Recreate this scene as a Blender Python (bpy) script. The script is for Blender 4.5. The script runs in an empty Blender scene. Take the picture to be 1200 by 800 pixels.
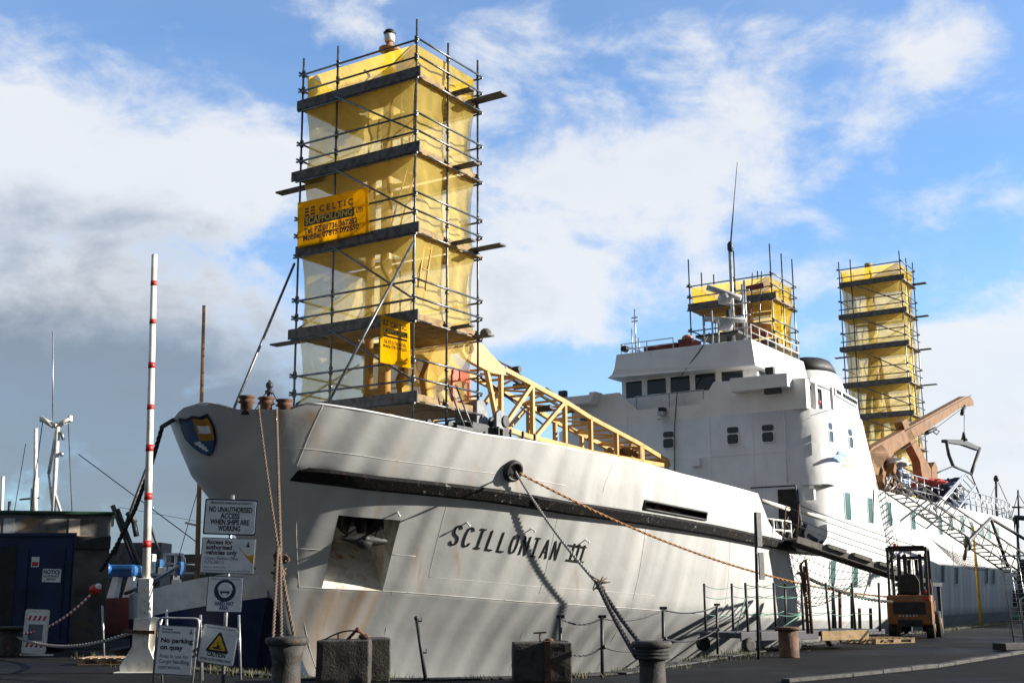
import bpy, bmesh, math, random
from mathutils import Vector, Matrix, noise as mnoise
random.seed(7)
scene = bpy.context.scene
C = scene.collection
# ------------------------------------------------------------------ camera model
FPX = 1440.; EYE = 1.3; PITCH = math.radians(11.66); ROLL = .006
cp, sp, cr, sr = math.cos(PITCH), math.sin(PITCH), math.cos(ROLL), math.sin(ROLL)
FW = Vector((0, cp, sp)); U0 = Vector((0, -sp, cp)); R0 = Vector((1, 0, 0))
RT = R0*cr - U0*sr; UP = U0*cr + R0*sr
def ray(x, y): return FW + RT*((x-600)/FPX) + UP*((400-y)/FPX)
def at(x, y, Y):
    r = ray(x, y); t = Y/r.y
    return Vector((t*r.x, Y, EYE+t*r.z))
def at_z(x, y, z=0.):
    r = ray(x, y); t = (z-EYE)/r.z
    return Vector((t*r.x, t*r.y, z))
# ------------------------------------------------------------------ ship axes: u aft, v starboard, z up
TH = math.radians(33.0)
OX, OY = -7.24, 25.97
D = Vector((math.sin(TH), math.cos(TH), 0)); S = Vector((-math.cos(TH), math.sin(TH), 0)); Z = Vector((0, 0, 1))
def W(u, v, z): return Vector((OX, OY, 0)) + D*u + S*v + Z*z
def at_u(x, y, u):
    r = ray(x, y); c = OX*D.x+OY*D.y+u; t = c/(r.x*D.x+r.y*D.y)
    return ((t*r.x-OX)*S.x+(t*r.y-OY)*S.y, EYE+t*r.z)
def at_v(x, y, v):
    r = ray(x, y); c = OX*S.x+OY*S.y+v; t = c/(r.x*S.x+r.y*S.y)
    return ((t*r.x-OX)*D.x+(t*r.y-OY)*D.y, EYE+t*r.z)
# ------------------------------------------------------------------ shader helpers
class X:
    """a socket with arithmetic"""
    nt = None
    def __init__(s, k): s.k = k
    @staticmethod
    def m(op, *a):
        n = X.nt.nodes.new('ShaderNodeMath'); n.operation = op
        for i, q in enumerate(a):
            if isinstance(q, X): X.nt.links.new(q.k, n.inputs[i])
            else: n.inputs[i].default_value = q
        return X(n.outputs[0])
    def __add__(s, o): return X.m('ADD', s, o)
    __radd__ = __add__
    def __mul__(s, o): return X.m('MULTIPLY', s, o)
    __rmul__ = __mul__
    def __sub__(s, o): return X.m('SUBTRACT', s, o)
    def __rsub__(s, o): return X.m('SUBTRACT', o, s)
    def __truediv__(s, o): return X.m('DIVIDE', s, o)
    def clamp(s):
        r = X.m('ADD', s, 0.); r.k.node.use_clamp = True; return r
    def step(s, a, b):
        n = X.nt.nodes.new('ShaderNodeMapRange'); n.interpolation_type = 'SMOOTHSTEP'
        X.nt.links.new(s.k, n.inputs[0]); n.inputs[1].default_value = a; n.inputs[2].default_value = b
        return X(n.outputs[0])
def xyz(sock):
    n = X.nt.nodes.new('ShaderNodeSeparateXYZ'); X.nt.links.new(sock, n.inputs[0])
    return X(n.outputs[0]), X(n.outputs[1]), X(n.outputs[2])
def vec(a, b, c):
    n = X.nt.nodes.new('ShaderNodeCombineXYZ')
    for i, q in enumerate((a, b, c)):
        if isinstance(q, X): X.nt.links.new(q.k, n.inputs[i])
        else: n.inputs[i].default_value = q
    return n.outputs[0]
def noise(sock, scale, detail=4, rough=.55, dist=0):
    n = X.nt.nodes.new('ShaderNodeTexNoise'); X.nt.links.new(sock, n.inputs['Vector'])
    n.inputs['Scale'].default_value = scale; n.inputs['Detail'].default_value = detail
    n.inputs['Roughness'].default_value = rough; n.inputs['Distortion'].default_value = dist
    return X(n.outputs[0])
def mixc(f, a, b):
    n = X.nt.nodes.new('ShaderNodeMix'); n.data_type = 'RGBA'
    if isinstance(f, X): X.nt.links.new(f.k, n.inputs[0])
    else: n.inputs[0].default_value = f
    for i, q in ((6, a), (7, b)):
        if isinstance(q, tuple): n.inputs[i].default_value = (*q[:3], 1)
        else: X.nt.links.new(q, n.inputs[i])
    return n.outputs[2]
def newmat(name):
    m = bpy.data.materials.new(name); m.use_nodes = True; X.nt = m.node_tree
    b = m.node_tree.nodes['Principled BSDF']
    return m, b
def coords(kind='Object'):
    n = X.nt.nodes.new('ShaderNodeTexCoord'); return n.outputs[kind]
def setb(b, col, rough, metal=0., h=None, bump=.01, strength=.5):
    L = X.nt.links.new
    if isinstance(col, tuple): b.inputs['Base Color'].default_value = (*col, 1)
    else: L(col, b.inputs['Base Color'])
    if isinstance(rough, X): L(rough.k, b.inputs['Roughness'])
    else: b.inputs['Roughness'].default_value = rough
    b.inputs['Metallic'].default_value = metal
    if h is not None:
        n = X.nt.nodes.new('ShaderNodeBump'); n.inputs['Strength'].default_value = strength
        n.inputs['Distance'].default_value = bump; L(h.k, n.inputs['Height']); L(n.outputs[0], b.inputs['Normal'])
def mat(name, c, c2=None, rough=.6, metal=0., scale=3., lo=.42, hi=.62, bump=0., bscale=None, detail=5, c3=None, s3=9.):
    m, b = newmat(name); co = coords()
    c2 = c2 or tuple(q*.72 for q in c)
    n = noise(co, scale, detail, .6)
    col = mixc(n.step(lo, hi), c, c2)
    if c3:
        n2 = noise(co, s3, 6, .65); col = mixc(n2.step(.58, .68), col, c3)
    h = noise(co, bscale or scale*6, 5, .6) if bump else None
    setb(b, col, noise(co, scale*1.7, 3).step(.1, 1.1)*.3+(rough-.15), metal, h, bump, .8)
    return m
M = {}
def whitem():
    m, b = newmat('white ship paint'); co = coords(); x, y, z = xyz(co)
    a = noise(co, .9, 5, .6); w = noise(vec(x*3.4, y*3.4, z*.35), 1., 5, .62); f = noise(co, 7, 4, .6)
    col = mixc(a.step(.35, .7), (.79, .79, .785), (.70, .70, .695))
    col = mixc(w.step(.60, .76)*.38, col, (.52, .44, .35)); col = mixc(f.step(.66, .72)*.35, col, (.42, .34, .26))
    pl = noise(vec(x*1.5, y*1.5, z*1.2), 1., 2, .4)
    setb(b, col, a*.2+.34, 0, pl+f*.03, .05, .7); return m
M['white'] = whitem()
M['offwhite'] = mat('weathered white paint', (.70, .69, .66), (.52, .50, .46), .55, scale=2., c3=(.30, .17, .08), s3=5)
M['black'] = mat('black paint', (.009, .009, .010), (.016, .016, .016), .65, scale=4)
M['darksteel'] = mat('dark steel', (.030, .032, .035), (.015, .016, .018), .6, 0., scale=5)
M['tube'] = mat('galvanised tube', (.17, .18, .19), (.10, .10, .11), .42, .75, scale=7)
M['board'] = mat('scaffold board', (.15, .14, .13), (.08, .075, .07), .85, scale=6, bump=.006)
M['paleboard'] = mat('pale weathered board', (.30, .20, .09), (.18, .12, .05), .85, scale=4, bump=.006)
M['wood'] = mat('pallet wood', (.34, .23, .14), (.20, .13, .08), .85, scale=5, bump=.006)
M['mastwood'] = mat('varnished mast wood', (.55, .31, .14), (.42, .22, .09), .5, scale=4)
M['yellow'] = mat('crane cream yellow paint', (.52, .31, .085), (.44, .24, .06), .5, scale=2., c3=(.33, .16, .06), s3=6)
M['orange'] = mat('crane orange brown paint', (.20, .088, .016), (.14, .058, .012), .75, scale=2.5, c3=(.07, .035, .02), s3=7)
M['rust'] = mat('rusty iron', (.13, .055, .03), (.06, .035, .025), .85, scale=8, bump=.008)
M['red'] = mat('red paint', (.55, .03, .02), (.42, .025, .02), .45, scale=4)
M['orangered'] = mat('orange red paint', (.80, .10, .03), (.65, .07, .03), .45, scale=4)
M['maroon'] = mat('maroon paint', (.20, .03, .025), (.13, .02, .02), .55, scale=4)
M['rope'] = mat('tan mooring rope', (.17, .115, .075), (.09, .06, .04), .9, scale=30, bump=.01)
M['orangerope'] = mat('orange brown rope', (.42, .20, .07), (.25, .12, .05), .9, scale=30, bump=.01)
M['darkrope'] = mat('dark wet rope', (.045, .04, .036), (.02, .02, .02), .9, scale=30, bump=.01)
M['greyrope'] = mat('grey rope', (.30, .28, .25), (.18, .17, .15), .9, scale=30, bump=.01)
M['greenrope'] = mat('pale green rope', (.16, .34, .27), (.12, .26, .21), .85, scale=20)
M['concrete'] = mat('weathered concrete', (.055, .049, .042), (.026, .023, .02), .92, scale=5, bump=.02, c3=(.05, .055, .04), s3=3)
M['boll'] = mat('painted bollard iron', (.042, .039, .034), (.02, .018, .016), .8, scale=6, bump=.012, c3=(.16, .07, .035), s3=5)
M['rustboll'] = mat('rusty bollard iron', (.15, .075, .042), (.08, .042, .028), .85, scale=5, bump=.012, c3=(.06, .04, .03), s3=7)
M['bluebox'] = mat('dark blue cabin paint', (.007, .018, .085), (.004, .010, .05), .6, scale=1.2)
M['blueboat'] = mat('navy boat paint', (.015, .03, .11), (.01, .02, .07), .4, scale=1.5)
M['navy'] = mat('navy tarpaulin', (.012, .016, .06), (.03, .035, .08), .6, scale=3, bump=.05, bscale=4)
M['bluetarp'] = mat('bright blue tarpaulin', (.012, .10, .28), (.008, .06, .18), .5, scale=3, bump=.03, bscale=5)
M['paleblue'] = mat('pale blue cloth', (.22, .32, .58), (.55, .58, .62), .8, scale=4, bump=.05, bscale=4)
M['redcloth'] = mat('red cloth', (.65, .07, .05), (.45, .05, .04), .8, scale=4, bump=.05, bscale=4)
M['whitecloth'] = mat('white cloth', (.75, .75, .75), (.55, .55, .56), .8, scale=4, bump=.05, bscale=4)
M['gravelroof'] = mat('streaked cladding', (.20, .195, .18), (.10, .095, .085), .85, scale=1.3, bump=.01, c3=(.34, .22, .12), s3=1.1)
M['greenpaint'] = mat('dark green paint', (.02, .07, .035), None, .6)
M['rubber'] = mat('black rubber', (.018, .018, .018), (.03, .028, .025), .8, scale=8)
M['forky'] = mat('forklift yellow paint', (.24, .09, .015), (.12, .05, .015), .55, scale=3, c3=(.08, .045, .02), s3=6)
M['signwhite'] = mat('sign white', (.84, .85, .86), (.72, .73, .75), .4, scale=3)
M['signblack'] = mat('sign black', (.012, .012, .018), None, .5)
M['signblue'] = mat('sign blue', (.015, .05, .22), None, .45)
M['signnavy'] = mat('sign navy', (.02, .03, .09), None, .45)
M['signgrey'] = mat('sign grey lettering', (.16, .17, .20), None, .5)
M['signyellow'] = mat('sign yellow', (.80, .50, .02), None, .45)
M['signorange'] = mat('sign amber swoosh', (.70, .34, .03), None, .45)
M['bannerin'] = mat('banner maroon ink', (.07, .025, .03), None, .6)
M['galv'] = mat('pale galvanised steel', (.45, .46, .47), (.32, .33, .34), .4, .6, scale=6)
M['railwhite'] = mat('white rail paint', (.80, .78, .72), (.62, .58, .50), .45, scale=5)
M['dome'] = mat('grey radome', (.50, .50, .50), None, .5)
M['tan'] = mat('tan canvas', (.50, .26, .14), None, .7)
M['crestblue'] = mat('crest blue', (.03, .06, .16), (.04, .10, .22), .5, scale=3)
M['crestamber'] = mat('crest amber', (.50, .24, .04), None, .5)
M['crestblack'] = mat('crest black edge', (.01, .01, .015), None, .5)
M['logoblue'] = mat('pale blue logo paint', (.22, .42, .78), None, .5)
M['logored'] = mat('pale red logo paint', (.85, .36, .28), None, .5)
M['graypaint'] = mat('grey deck paint', (.22, .23, .24), (.14, .15, .16), .6, scale=3)
M['farland'] = mat('distant wall stone', (.06, .065, .07), (.04, .045, .05), .9, scale=.3)
M['trailer'] = mat('trailer blue grey', (.025, .03, .045), (.015, .018, .028), .6, scale=3)
M['paledoor'] = mat('pale panel', (.55, .45, .36), (.42, .33, .26), .7, scale=3)
def glass(name, c, r=.08):
    m, b = newmat(name); setb(b, c, r, 0.); b.inputs['Specular IOR Level'].default_value = .8; return m
M['glass'] = glass('dark window glass', (.005, .008, .010))
M['greenglass'] = glass('green tinted window glass', (.07, .15, .15), .15)
def seaglass():
    m, b = newmat('blue harbour water'); co = coords()
    n = noise(co, 1.6, 6, .6); setb(b, (.012, .03, .035), .12, 0, n, .08, .7); return m
M['sea'] = seaglass()
def netmat(name, col, a, tl=.62):
    m = bpy.data.materials.new(name); m.use_nodes = True; nt = m.node_tree; X.nt = nt
    nt.nodes.clear(); N = nt.nodes.new; L = nt.links.new
    out = N('ShaderNodeOutputMaterial'); d = N('ShaderNodeBsdfDiffuse'); t = N('ShaderNodeBsdfTranslucent'); tr = N('ShaderNodeBsdfTransparent')
    co = coords(); n = noise(co, 1.2, 5, .6); c = mixc(n.step(.35, .7), col, tuple(q*.84 for q in col))
    L(c, d.inputs[0]); L(c, t.inputs[0])
    mx = N('ShaderNodeMixShader'); mx.inputs[0].default_value = tl
    bp_ = N('ShaderNodeBump'); bp_.inputs['Strength'].default_value = .8; bp_.inputs['Distance'].default_value = .05; hx, hy, hz = xyz(co); L(noise(vec(hx*2.2+hz*1.3, hy*2.2, hz*.9), 1., 5, .6, .6).k, bp_.inputs['Height']); L(bp_.outputs[0], d.inputs['Normal']); L(bp_.outputs[0], t.inputs['Normal']); L(d.outputs[0], mx.inputs[1]); L(t.outputs[0], mx.inputs[2])
    m2 = N('ShaderNodeMixShader'); v = noise(co, .9, 4, .6).step(.2, .8)*.16+(a-.08)
    L(v.k, m2.inputs[0]); L(tr.outputs[0], m2.inputs[1]); L(mx.outputs[0], m2.inputs[2]); L(m2.outputs[0], out.inputs[0])
    return m
M['net'] = netmat('yellow debris netting', (.95, .75, .23), .64)
M['banner'] = netmat('banner yellow vinyl', (1.0, .71, .05), 1.08, .82)
M['netgold'] = netmat('dense yellow debris netting', (.94, .66, .06), .80)
M['netthin'] = netmat('thin pale yellow netting', (.94, .75, .24), .46)
M['cargonet'] = netmat('dark safety net', (.05, .06, .06), .9)
def asphalt(name, c, c2, sc):
    m, b = newmat(name); co = coords()
    a = noise(co, sc, 6, .6); f = noise(co, 60, 3, .7); g = noise(co, .25, 4, .6)
    col = mixc(a.step(.35, .65), c, c2); col = mixc(f.step(.55, .75)*.5, col, tuple(q*2.2 for q in c)); col = mixc(g.step(.5, .62)*.6, col, tuple(q*.55 for q in c2))
    v = X.nt.nodes.new('ShaderNodeTexVoronoi'); v.feature = 'DISTANCE_TO_EDGE'; X.nt.links.new(co, v.inputs['Vector']); v.inputs['Scale'].default_value = .35
    w = noise(vec(xyz(co)[0]*.5, xyz(co)[1]*.09, 0.), 1., 5, .6, .5); col = mixc(w.step(.52, .66)*.7, col, tuple(q*2.1 for q in c)); k = X(v.outputs[0]).step(0, .012); col = mixc(k, tuple(q*.35 for q in c), col)
    setb(b, col, (1-g.step(.45, .62))*.3+.6, 0, f*.4+a, .03, .9); b.inputs['Specular IOR Level'].default_value = .12; return m
M['asphalt'] = asphalt('quay asphalt', (.014, .0135, .013), (.0075, .0075, .008), 1.3)
M['road'] = asphalt('road asphalt', (.008, .008, .009), (.005, .005, .006), 2.2)
M['quaywall'] = mat('quay wall stone', (.10, .095, .085), (.05, .05, .045), .9, scale=1.5, bump=.03)
M['kerb'] = mat('granite kerb', (.05, .047, .044), (.028, .027, .025), .85, scale=4, bump=.02)
def grassm():
    m, b = newmat('rough grass'); co = coords(); n = noise(co, 3, 4)
    setb(b, mixc(n.step(.4, .6), (.045, .06, .018), (.13, .11, .05)), .8); return m
M['grass'] = grassm()
# ------------------------------------------------------------------ mesh builder
class MB:
    def __init__(s): s.v = []; s.f = []; s.m = []; s.sm = []; s.mi = 0; s.uv = None
    def add(s, vs, fs, smooth=False):
        o = len(s.v); s.v += [Vector(q) for q in vs]
        for f in fs: s.f.append([o+i for i in f]); s.m.append(s.mi); s.sm.append(smooth)
        return s
    def frame(s, o, a, b, c, x0, x1, y0, y1, z0, z1):
        vs = [o+a*x+b*y+c*z for z in (z0, z1) for y in (y0, y1) for x in (x0, x1)]
        return s.add(vs, [(0, 2, 3, 1), (4, 5, 7, 6), (0, 1, 5, 4), (2, 6, 7, 3), (0, 4, 6, 2), (1, 3, 7, 5)])
    def box(s, u0, u1, v0, v1, z0, z1):            # in ship coordinates
        return s.frame(W(0, 0, 0), D, S, Z, u0, u1, v0, v1, z0, z1)
    def wbox(s, x0, x1, y0, y1, z0, z1):
        return s.frame(Vector((0, 0, 0)), Vector((1, 0, 0)), Vector((0, 1, 0)), Z, x0, x1, y0, y1, z0, z1)
    def bar(s, p, q, w, h=None, up=Z):
        p, q = Vector(p), Vector(q); h = h or w; t = (q-p); L = t.length; t.normalize()
        a = t.cross(up)
        if a.length < 1e-4: a = t.cross(Vector((1, 0, 0)))
        a.normalize(); b = a.cross(t)
        return s.frame(p, t, a, b, 0, L, -w/2, w/2, -h/2, h/2)
    def tube(s, pts, r, n=8, r2=None, caps=True):
        pts = [Vector(q) for q in pts]; k = len(pts); vs = []; fs = []; a = None
        for i, p in enumerate(pts):
            t = (pts[min(i+1, k-1)]-pts[max(i-1, 0)]).normalized()
            if a is None: a = t.cross(Z) if abs(t.z) < .95 else t.cross(Vector((1, 0, 0)))
            else: a = a - t*a.dot(t)
            a.normalize(); b = t.cross(a); rr = r if r2 is None else r+(r2-r)*i/(k-1)
            for j in range(n):
                an = 2*math.pi*j/n; vs.append(p+(a*math.cos(an)+b*math.sin(an))*rr)
        for i in range(k-1):
            for j in range(n): fs.append((i*n+j, i*n+(j+1) % n, (i+1)*n+(j+1) % n, (i+1)*n+j))
        s.add(vs, fs, True)
        if caps: s.add(vs[:n], [tuple(range(n))][::-1]); s.add(vs[-n:], [tuple(range(n))])
        return s
    def lathe(s, c, prof, n=20, ax=Z, a=None, sx=1., sy=1.):
        c = Vector(c); ax = Vector(ax).normalized()
        a = (a or (ax.cross(Vector((1, 0, 0))) if abs(ax.x) < .9 else ax.cross(Z))).normalized(); b = ax.cross(a)
        vs = []; fs = []
        for r, h in prof:
            for j in range(n):
                an = 2*math.pi*j/n; vs.append(c+ax*h+a*math.cos(an)*r*sx+b*math.sin(an)*r*sy)
        for i in range(len(prof)-1):
            for j in range(n): fs.append((i*n+j, i*n+(j+1) % n, (i+1)*n+(j+1) % n, (i+1)*n+j))
        s.add(vs, fs, True); k = (len(prof)-1)*n
        s.add(vs[:n], [tuple(range(n-1, -1, -1))]); s.add(vs[k:], [tuple(range(n))])
        return s
    def prism(s, pts, off):                        # closed outline of 3-D points pushed along off
        n = len(pts); pts = [Vector(p) for p in pts]; q = [p+off for p in pts]
        return s.add(pts+q, [tuple(range(n-1, -1, -1)), tuple(range(n, 2*n))]+[(i, (i+1) % n, n+(i+1) % n, n+i) for i in range(n)])
    def ball(s, c, r, n=10, sc=(1, 1, 1)):
        vs = []; fs = []; c = Vector(c)
        for i in range(n+1):
            t = math.pi*i/n
            for j in range(2*n):
                p = math.pi*j/n
                vs.append(c+Vector((math.sin(t)*math.cos(p)*r*sc[0], math.sin(t)*math.sin(p)*r*sc[1], math.cos(t)*r*sc[2])))
        for i in range(n):
            for j in range(2*n): fs.append((i*2*n+j, (i+1)*2*n+j, (i+1)*2*n+(j+1) % (2*n), i*2*n+(j+1) % (2*n)))
        return s.add(vs, fs, True)
    def build(s, name, mats, parent=None, bevel=0):
        me = bpy.data.meshes.new(name); o = bpy.data.objects.new(name, me); C.objects.link(o)
        off = Vector((0, 0, 0))
        if parent:
            o.parent = parent; q = parent
            while q: off = off+q.location; q = q.parent
        else:
            xs = [p.x for p in s.v]; ys = [p.y for p in s.v]; zs = [p.z for p in s.v]
            off = Vector(((min(xs)+max(xs))/2, (min(ys)+max(ys))/2, min(zs))); o.location = off
        me.from_pydata([p-off for p in s.v], [], s.f)
        if not isinstance(mats, (list, tuple)): mats = [mats]
        for m in mats: me.materials.append(M[m] if isinstance(m, str) else m)
        me.polygons.foreach_set('material_index', s.m); me.polygons.foreach_set('use_smooth', s.sm)
        me.update()
        bm = bmesh.new(); bm.from_mesh(me); bmesh.ops.remove_doubles(bm, verts=bm.verts, dist=1e-5)
        bmesh.ops.recalc_face_normals(bm, faces=bm.faces); bm.to_mesh(me); bm.free()
        if bevel:
            md = o.modifiers.new('bevel', 'BEVEL'); md.width = bevel; md.segments = 2; md.limit_method = 'ANGLE'; md.angle_limit = math.radians(50)
        return o
def thing(name, label, cat, loc, group=None, kind=None):
    o = bpy.data.objects.new(name, None); C.objects.link(o); o.location = loc; o.empty_display_size = .2
    o['label'] = label; o['category'] = cat
    if group: o['group'] = group
    if kind: o['kind'] = kind
    return o
def tag(o, label, cat, group=None):
    o['label'] = label; o['category'] = cat
    if group: o['group'] = group
    return o
def struct(o): o['kind'] = 'structure'; return o
def textmesh(txt, size, ext=.004, off=0., align='CENTER', shear=0., spacing=1.):
    cu = bpy.data.curves.new('t', 'FONT'); cu.body = txt; cu.size = size; cu.extrude = ext; cu.offset = off
    cu.align_x = align; cu.shear = shear; cu.resolution_u = 4; cu.space_character = spacing
    ob = bpy.data.objects.new('t', cu); C.objects.link(ob)
    dg = bpy.context.evaluated_depsgraph_get(); me = ob.evaluated_get(dg).to_mesh()
    vs = [v.co.copy() for v in me.vertices]; fs = [tuple(p.vertices) for p in me.polygons]
    ob.to_mesh_clear() if False else None
    C.objects.unlink(ob); bpy.data.objects.remove(ob); bpy.data.curves.remove(cu)
    return vs, fs
def put_text(mb, txt, size, fn, x=0, y=0, width=None, **k):
    vs, fs = textmesh(txt, size, **k)
    if not vs: return
    if width:
        w = max(v.x for v in vs)-min(v.x for v in vs); kx = width/w
    else: kx = 1.
    mb.add([fn(v.x*kx+x, v.y+y, v.z) for v in vs], fs)
def sag(p, q, s, n=24):
    p, q = Vector(p), Vector(q); return [p.lerp(q, i/n)-Z*(s*4*(i/n)*(1-i/n)) for i in range(n+1)]
def rope(name, label, pts, r, m, parent=None, strands=2, tw=.9, cat='rope', group=None, n=8):
    """twisted rope: strands wound round the path"""
    mb = MB(); P = [Vector(p) for p in pts]
    # resample
    segs = [0]
    for i in range(1, len(P)): segs.append(segs[-1]+(P[i]-P[i-1]).length)
    L = segs[-1]; step = max(r*1.6, .04) if strands > 1 else .3; k = max(int(L/step), 3); k = min(k, 420)
    Q = []; j = 0
    for i in range(k+1):
        d = L*i/k
        while j < len(P)-2 and segs[j+1] < d: j += 1
        Q.append(P[j].lerp(P[j+1], (d-segs[j])/max(segs[j+1]-segs[j], 1e-6)))
    if strands == 1: mb.tube(Q, r, n)
    else:
        for s_ in range(strands):
            pts2 = []
            for i, q in enumerate(Q):
                t = (Q[min(i+1, k)]-Q[max(i-1, 0)]).normalized(); a = t.cross(Vector((.3, .9, .2))).normalized(); b = t.cross(a)
                an = 2*math.pi*s_/strands + tw*i
                pts2.append(q+(a*math.cos(an)+b*math.sin(an))*r*.5)
            mb.tube(pts2, r*.58, 6)
    o = mb.build(name, m, parent)
    if not parent: tag(o, label, cat, group)
    return o
# ------------------------------------------------------------------ hull form
def lerp_t(t, x):
    if x <= t[0][0]: return t[0][1]
    for (a, p), (b, q) in zip(t, t[1:]):
        if x <= b: return p+(q-p)*(x-a)/(b-a)
    return t[-1][1]
STEM = [(-3., 6.3), (-.65, 4.58), (.21, 3.92), (1.81, 2.88), (3.41, 1.68), (4.07, 1.15), (4.75, .86), (5.3, .66), (5.6, .62)]
def u0(z): return lerp_t(STEM, z)
#          B, L, n, m
PT = (5.93, 18.3, 2.2, .5); PS = (5.93, 19.3, 2.15, .56); PK = (5.72, 21.5, 2.0, .76); PB = (2.6, 27., 1.8, 1.15)
def gshape(s, P):
    if s <= 0: return 0.
    t = min(s/P[1], 1.); return P[0]*(1-(1-t)**P[2])**P[3]
def stern(u): return 1. if u < 44 else math.sqrt(max(0, 1-((u-44)/26.)**2.6))
def b_top(u): return gshape(u-.66, PT)*stern(u)
def b_str(u): return gshape(u-u0(4.1), PS)*stern(u)
def b_kn(u): return gshape(u-u0(1.5), PK)*stern(u)
def solve(x, y, bf, it=160):
    u = 6.
    for _ in range(it): u += .25*(at_v(x, y, -bf(u))[0]-u)
    return u, at_v(x, y, -bf(u))[1]
ZT = [solve(x, y, b_top) for x, y in [(357, 473), (377, 474), (430, 482), (487, 493), (561, 508.5), (624, 517), (665, 525), (747, 541), (800, 556), (840, 566), (891, 580)]]
ZTN = [(.6, 5.40), (1.6, 5.42)]+[q for q in ZT if q[0] > 1.7]+[(24., 4.6), (25., 5.25), (70., 5.3)]
ZS = [(0, 4.2)]+[solve(x, y, b_str) for x, y in [(358, 548), (450, 559), (587, 574), (675, 589), (750, 600), (840, 616), (888, 627), (927, 636)]]+[(24, 2.86), (70, 2.8)]
ZK = [(3., 1.55)]+[solve(x, y, b_kn) for x, y in [(377, 689), (465, 693), (620, 705), (709, 710), (860, 722), (915, 723)]]+[(26, .35), (70, .3)]
ZS = sorted(q for q in ZS); ZK = sorted(ZK)
def lv(u): return lerp_t(ZTN, u), lerp_t(ZS, u), lerp_t(ZK, u)
def mixP(a, b, t): return tuple(a[i]+(b[i]-a[i])*t for i in range(4))
def bhull(u, z):
    zt, zs, zk = lv(u)
    if z >= zs: P = mixP(PS, PT, min((z-zs)/max(zt-zs, .1), 1.15))
    elif z >= zk: P = mixP(PK, PS, (z-zk)/(zs-zk))
    else: P = mixP(PB, PK, max(0, (z+3)/(zk+3)))
    return gshape(u-u0(z), P)*stern(u)
def onhull(x, y):
    u = 6.; z = 2.
    for _ in range(250):
        n, z = at_v(x, y, -bhull(u, z)); u += .2*(n-u)
    return u, z
def HP(u, z, off=0.):                 # a point on the port side, pushed out by off
    b = bhull(u, z)
    if off:
        e = .05; bu = (bhull(u+e, z)-bhull(u-e, z))/(2*e); bz = (bhull(u, z+e)-bhull(u, z-e))/(2*e)
        n = (D*(-bu) - S*1. - Z*bz)
        n = (D*(-bu)+(-S)+Z*(-bz)).normalized()
        return W(u, -b, z)+n*off
    return W(u, -b, z)
from mathutils.bvhtree import BVHTree
# ------------------------------------------------------------------ hull materials
def hullmat():
    m, b = newmat('weathered white hull plating'); uvn = X.nt.nodes.new('ShaderNodeUVMap'); uvn.uv_map = 'UVMap'
    s, z, _ = xyz(uvn.outputs[0]); s = s*100.; z = z*100.-10.
    slant = s - z*.55
    base = noise(vec(s*.5, z*.5, 0.), 1., 5, .6)
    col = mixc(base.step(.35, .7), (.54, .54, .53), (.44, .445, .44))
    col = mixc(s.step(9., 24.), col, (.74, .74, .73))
    frame = noise(vec(slant*1.35, z*.06, 3.), 1., 2, .5)
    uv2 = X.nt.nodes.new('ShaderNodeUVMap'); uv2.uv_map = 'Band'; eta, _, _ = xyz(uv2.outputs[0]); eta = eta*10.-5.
    lowshade_dirt = noise(vec(s*.9, z*.9, 4.), 1., 5, .6); col = mixc((-1.*eta).step(.0, .02)*(lowshade_dirt*.5+.35), col, (.26, .27, .28))  # grey below the knuckle: shade of inturned plating and wet dirt, in the colour
    col = mixc(frame.step(.42, .58)*.28, col, (.28, .29, .295))  # light and dark of dented plating between frames, put into the colour
    st = noise(vec(slant*3.2, z*.35, 7.), 1., 5, .62)
    col = mixc(st.step(.56, .74)*.5*(1-(s*.05)).clamp(), col, (.50, .40, .30))
    spots = noise(vec(s*2.4, z*2.4, 1.), 1., 6, .7)
    col = mixc(spots.step(.66, .72)*.55, col, (.42, .38, .33))
    # rust running from the anchor pocket and a few fittings
    def g(a, c, w): q = (a-c)*(1./w); return X.m('POWER', 2.718, q*q*-1.)
    fine = noise(vec((s-z*.35)*7., z*.5, 11.), 1., 4, .6)
    below = z.step(1.55, 1.35)*z.step(-1.6, .9)
    run = (g(slant+.0, .35, .26)+g(slant, .85, .17)*1.2+g(slant, 1.25, .12)*.8+g(slant, -.1, .1)*.5)*below
    col = mixc((run*fine.step(.30, .58)).clamp()*.62, col, (.33, .19, .08))
    side = g(s, 2.95, .10)*(z.step(1.2, 1.9)*z.step(3.2, 2.7))
    col = mixc((side*fine.step(.4, .6)).clamp()*.6, col, (.40, .24, .10))
    for c, zc, w, zl in ((5.7, 4.05, .07, .35), (1.25, 5.2, .12, .6), (.75, 5.2, .07, .5), (3.9, 2.3, .06, .5), (7.3, 1.9, .05, .5)):
        col = mixc((g(s, c, w)*z.step(zc+.1, zc-.05)*z.step(zc-zl*2, zc)*fine.step(.35, .6)).clamp()*.7, col, (.42, .26, .11))
    # boot topping
    col = mixc(z.step(-1.2, -1.26), col, (.03, .05, .16))
    dent = noise(vec(slant*1.4, z*.16, 5.), 1., 1, .4)
    small = noise(vec(s*1.1, z*1.4, 9.), 1., 3, .5)
    fr = X.m('SINE', slant*8.)*.12
    h = dent*1.3+small*.3+fr*1.4+spots*.03
    setb(b, col, base*.2+.36, 0, h, .055, .8)
    return m
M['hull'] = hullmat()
def strakem():
    m, b = newmat('scraped black rubbing strake'); co = coords()
    n = noise(co, 9, 7, .75); n2 = noise(co, 1.2, 4)
    col = mixc((n+n2*.4).step(.80, .90)*.8, (.009, .009, .010), (.36, .34, .31)); col = mixc(noise(co, 5, 5, .6).step(.6, .7)*.7, col, (.10, .045, .03))
    setb(b, col, .8, 0, n, .03, .9); b.inputs['Specular IOR Level'].default_value = .2; return m
M['strake'] = strakem()
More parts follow.
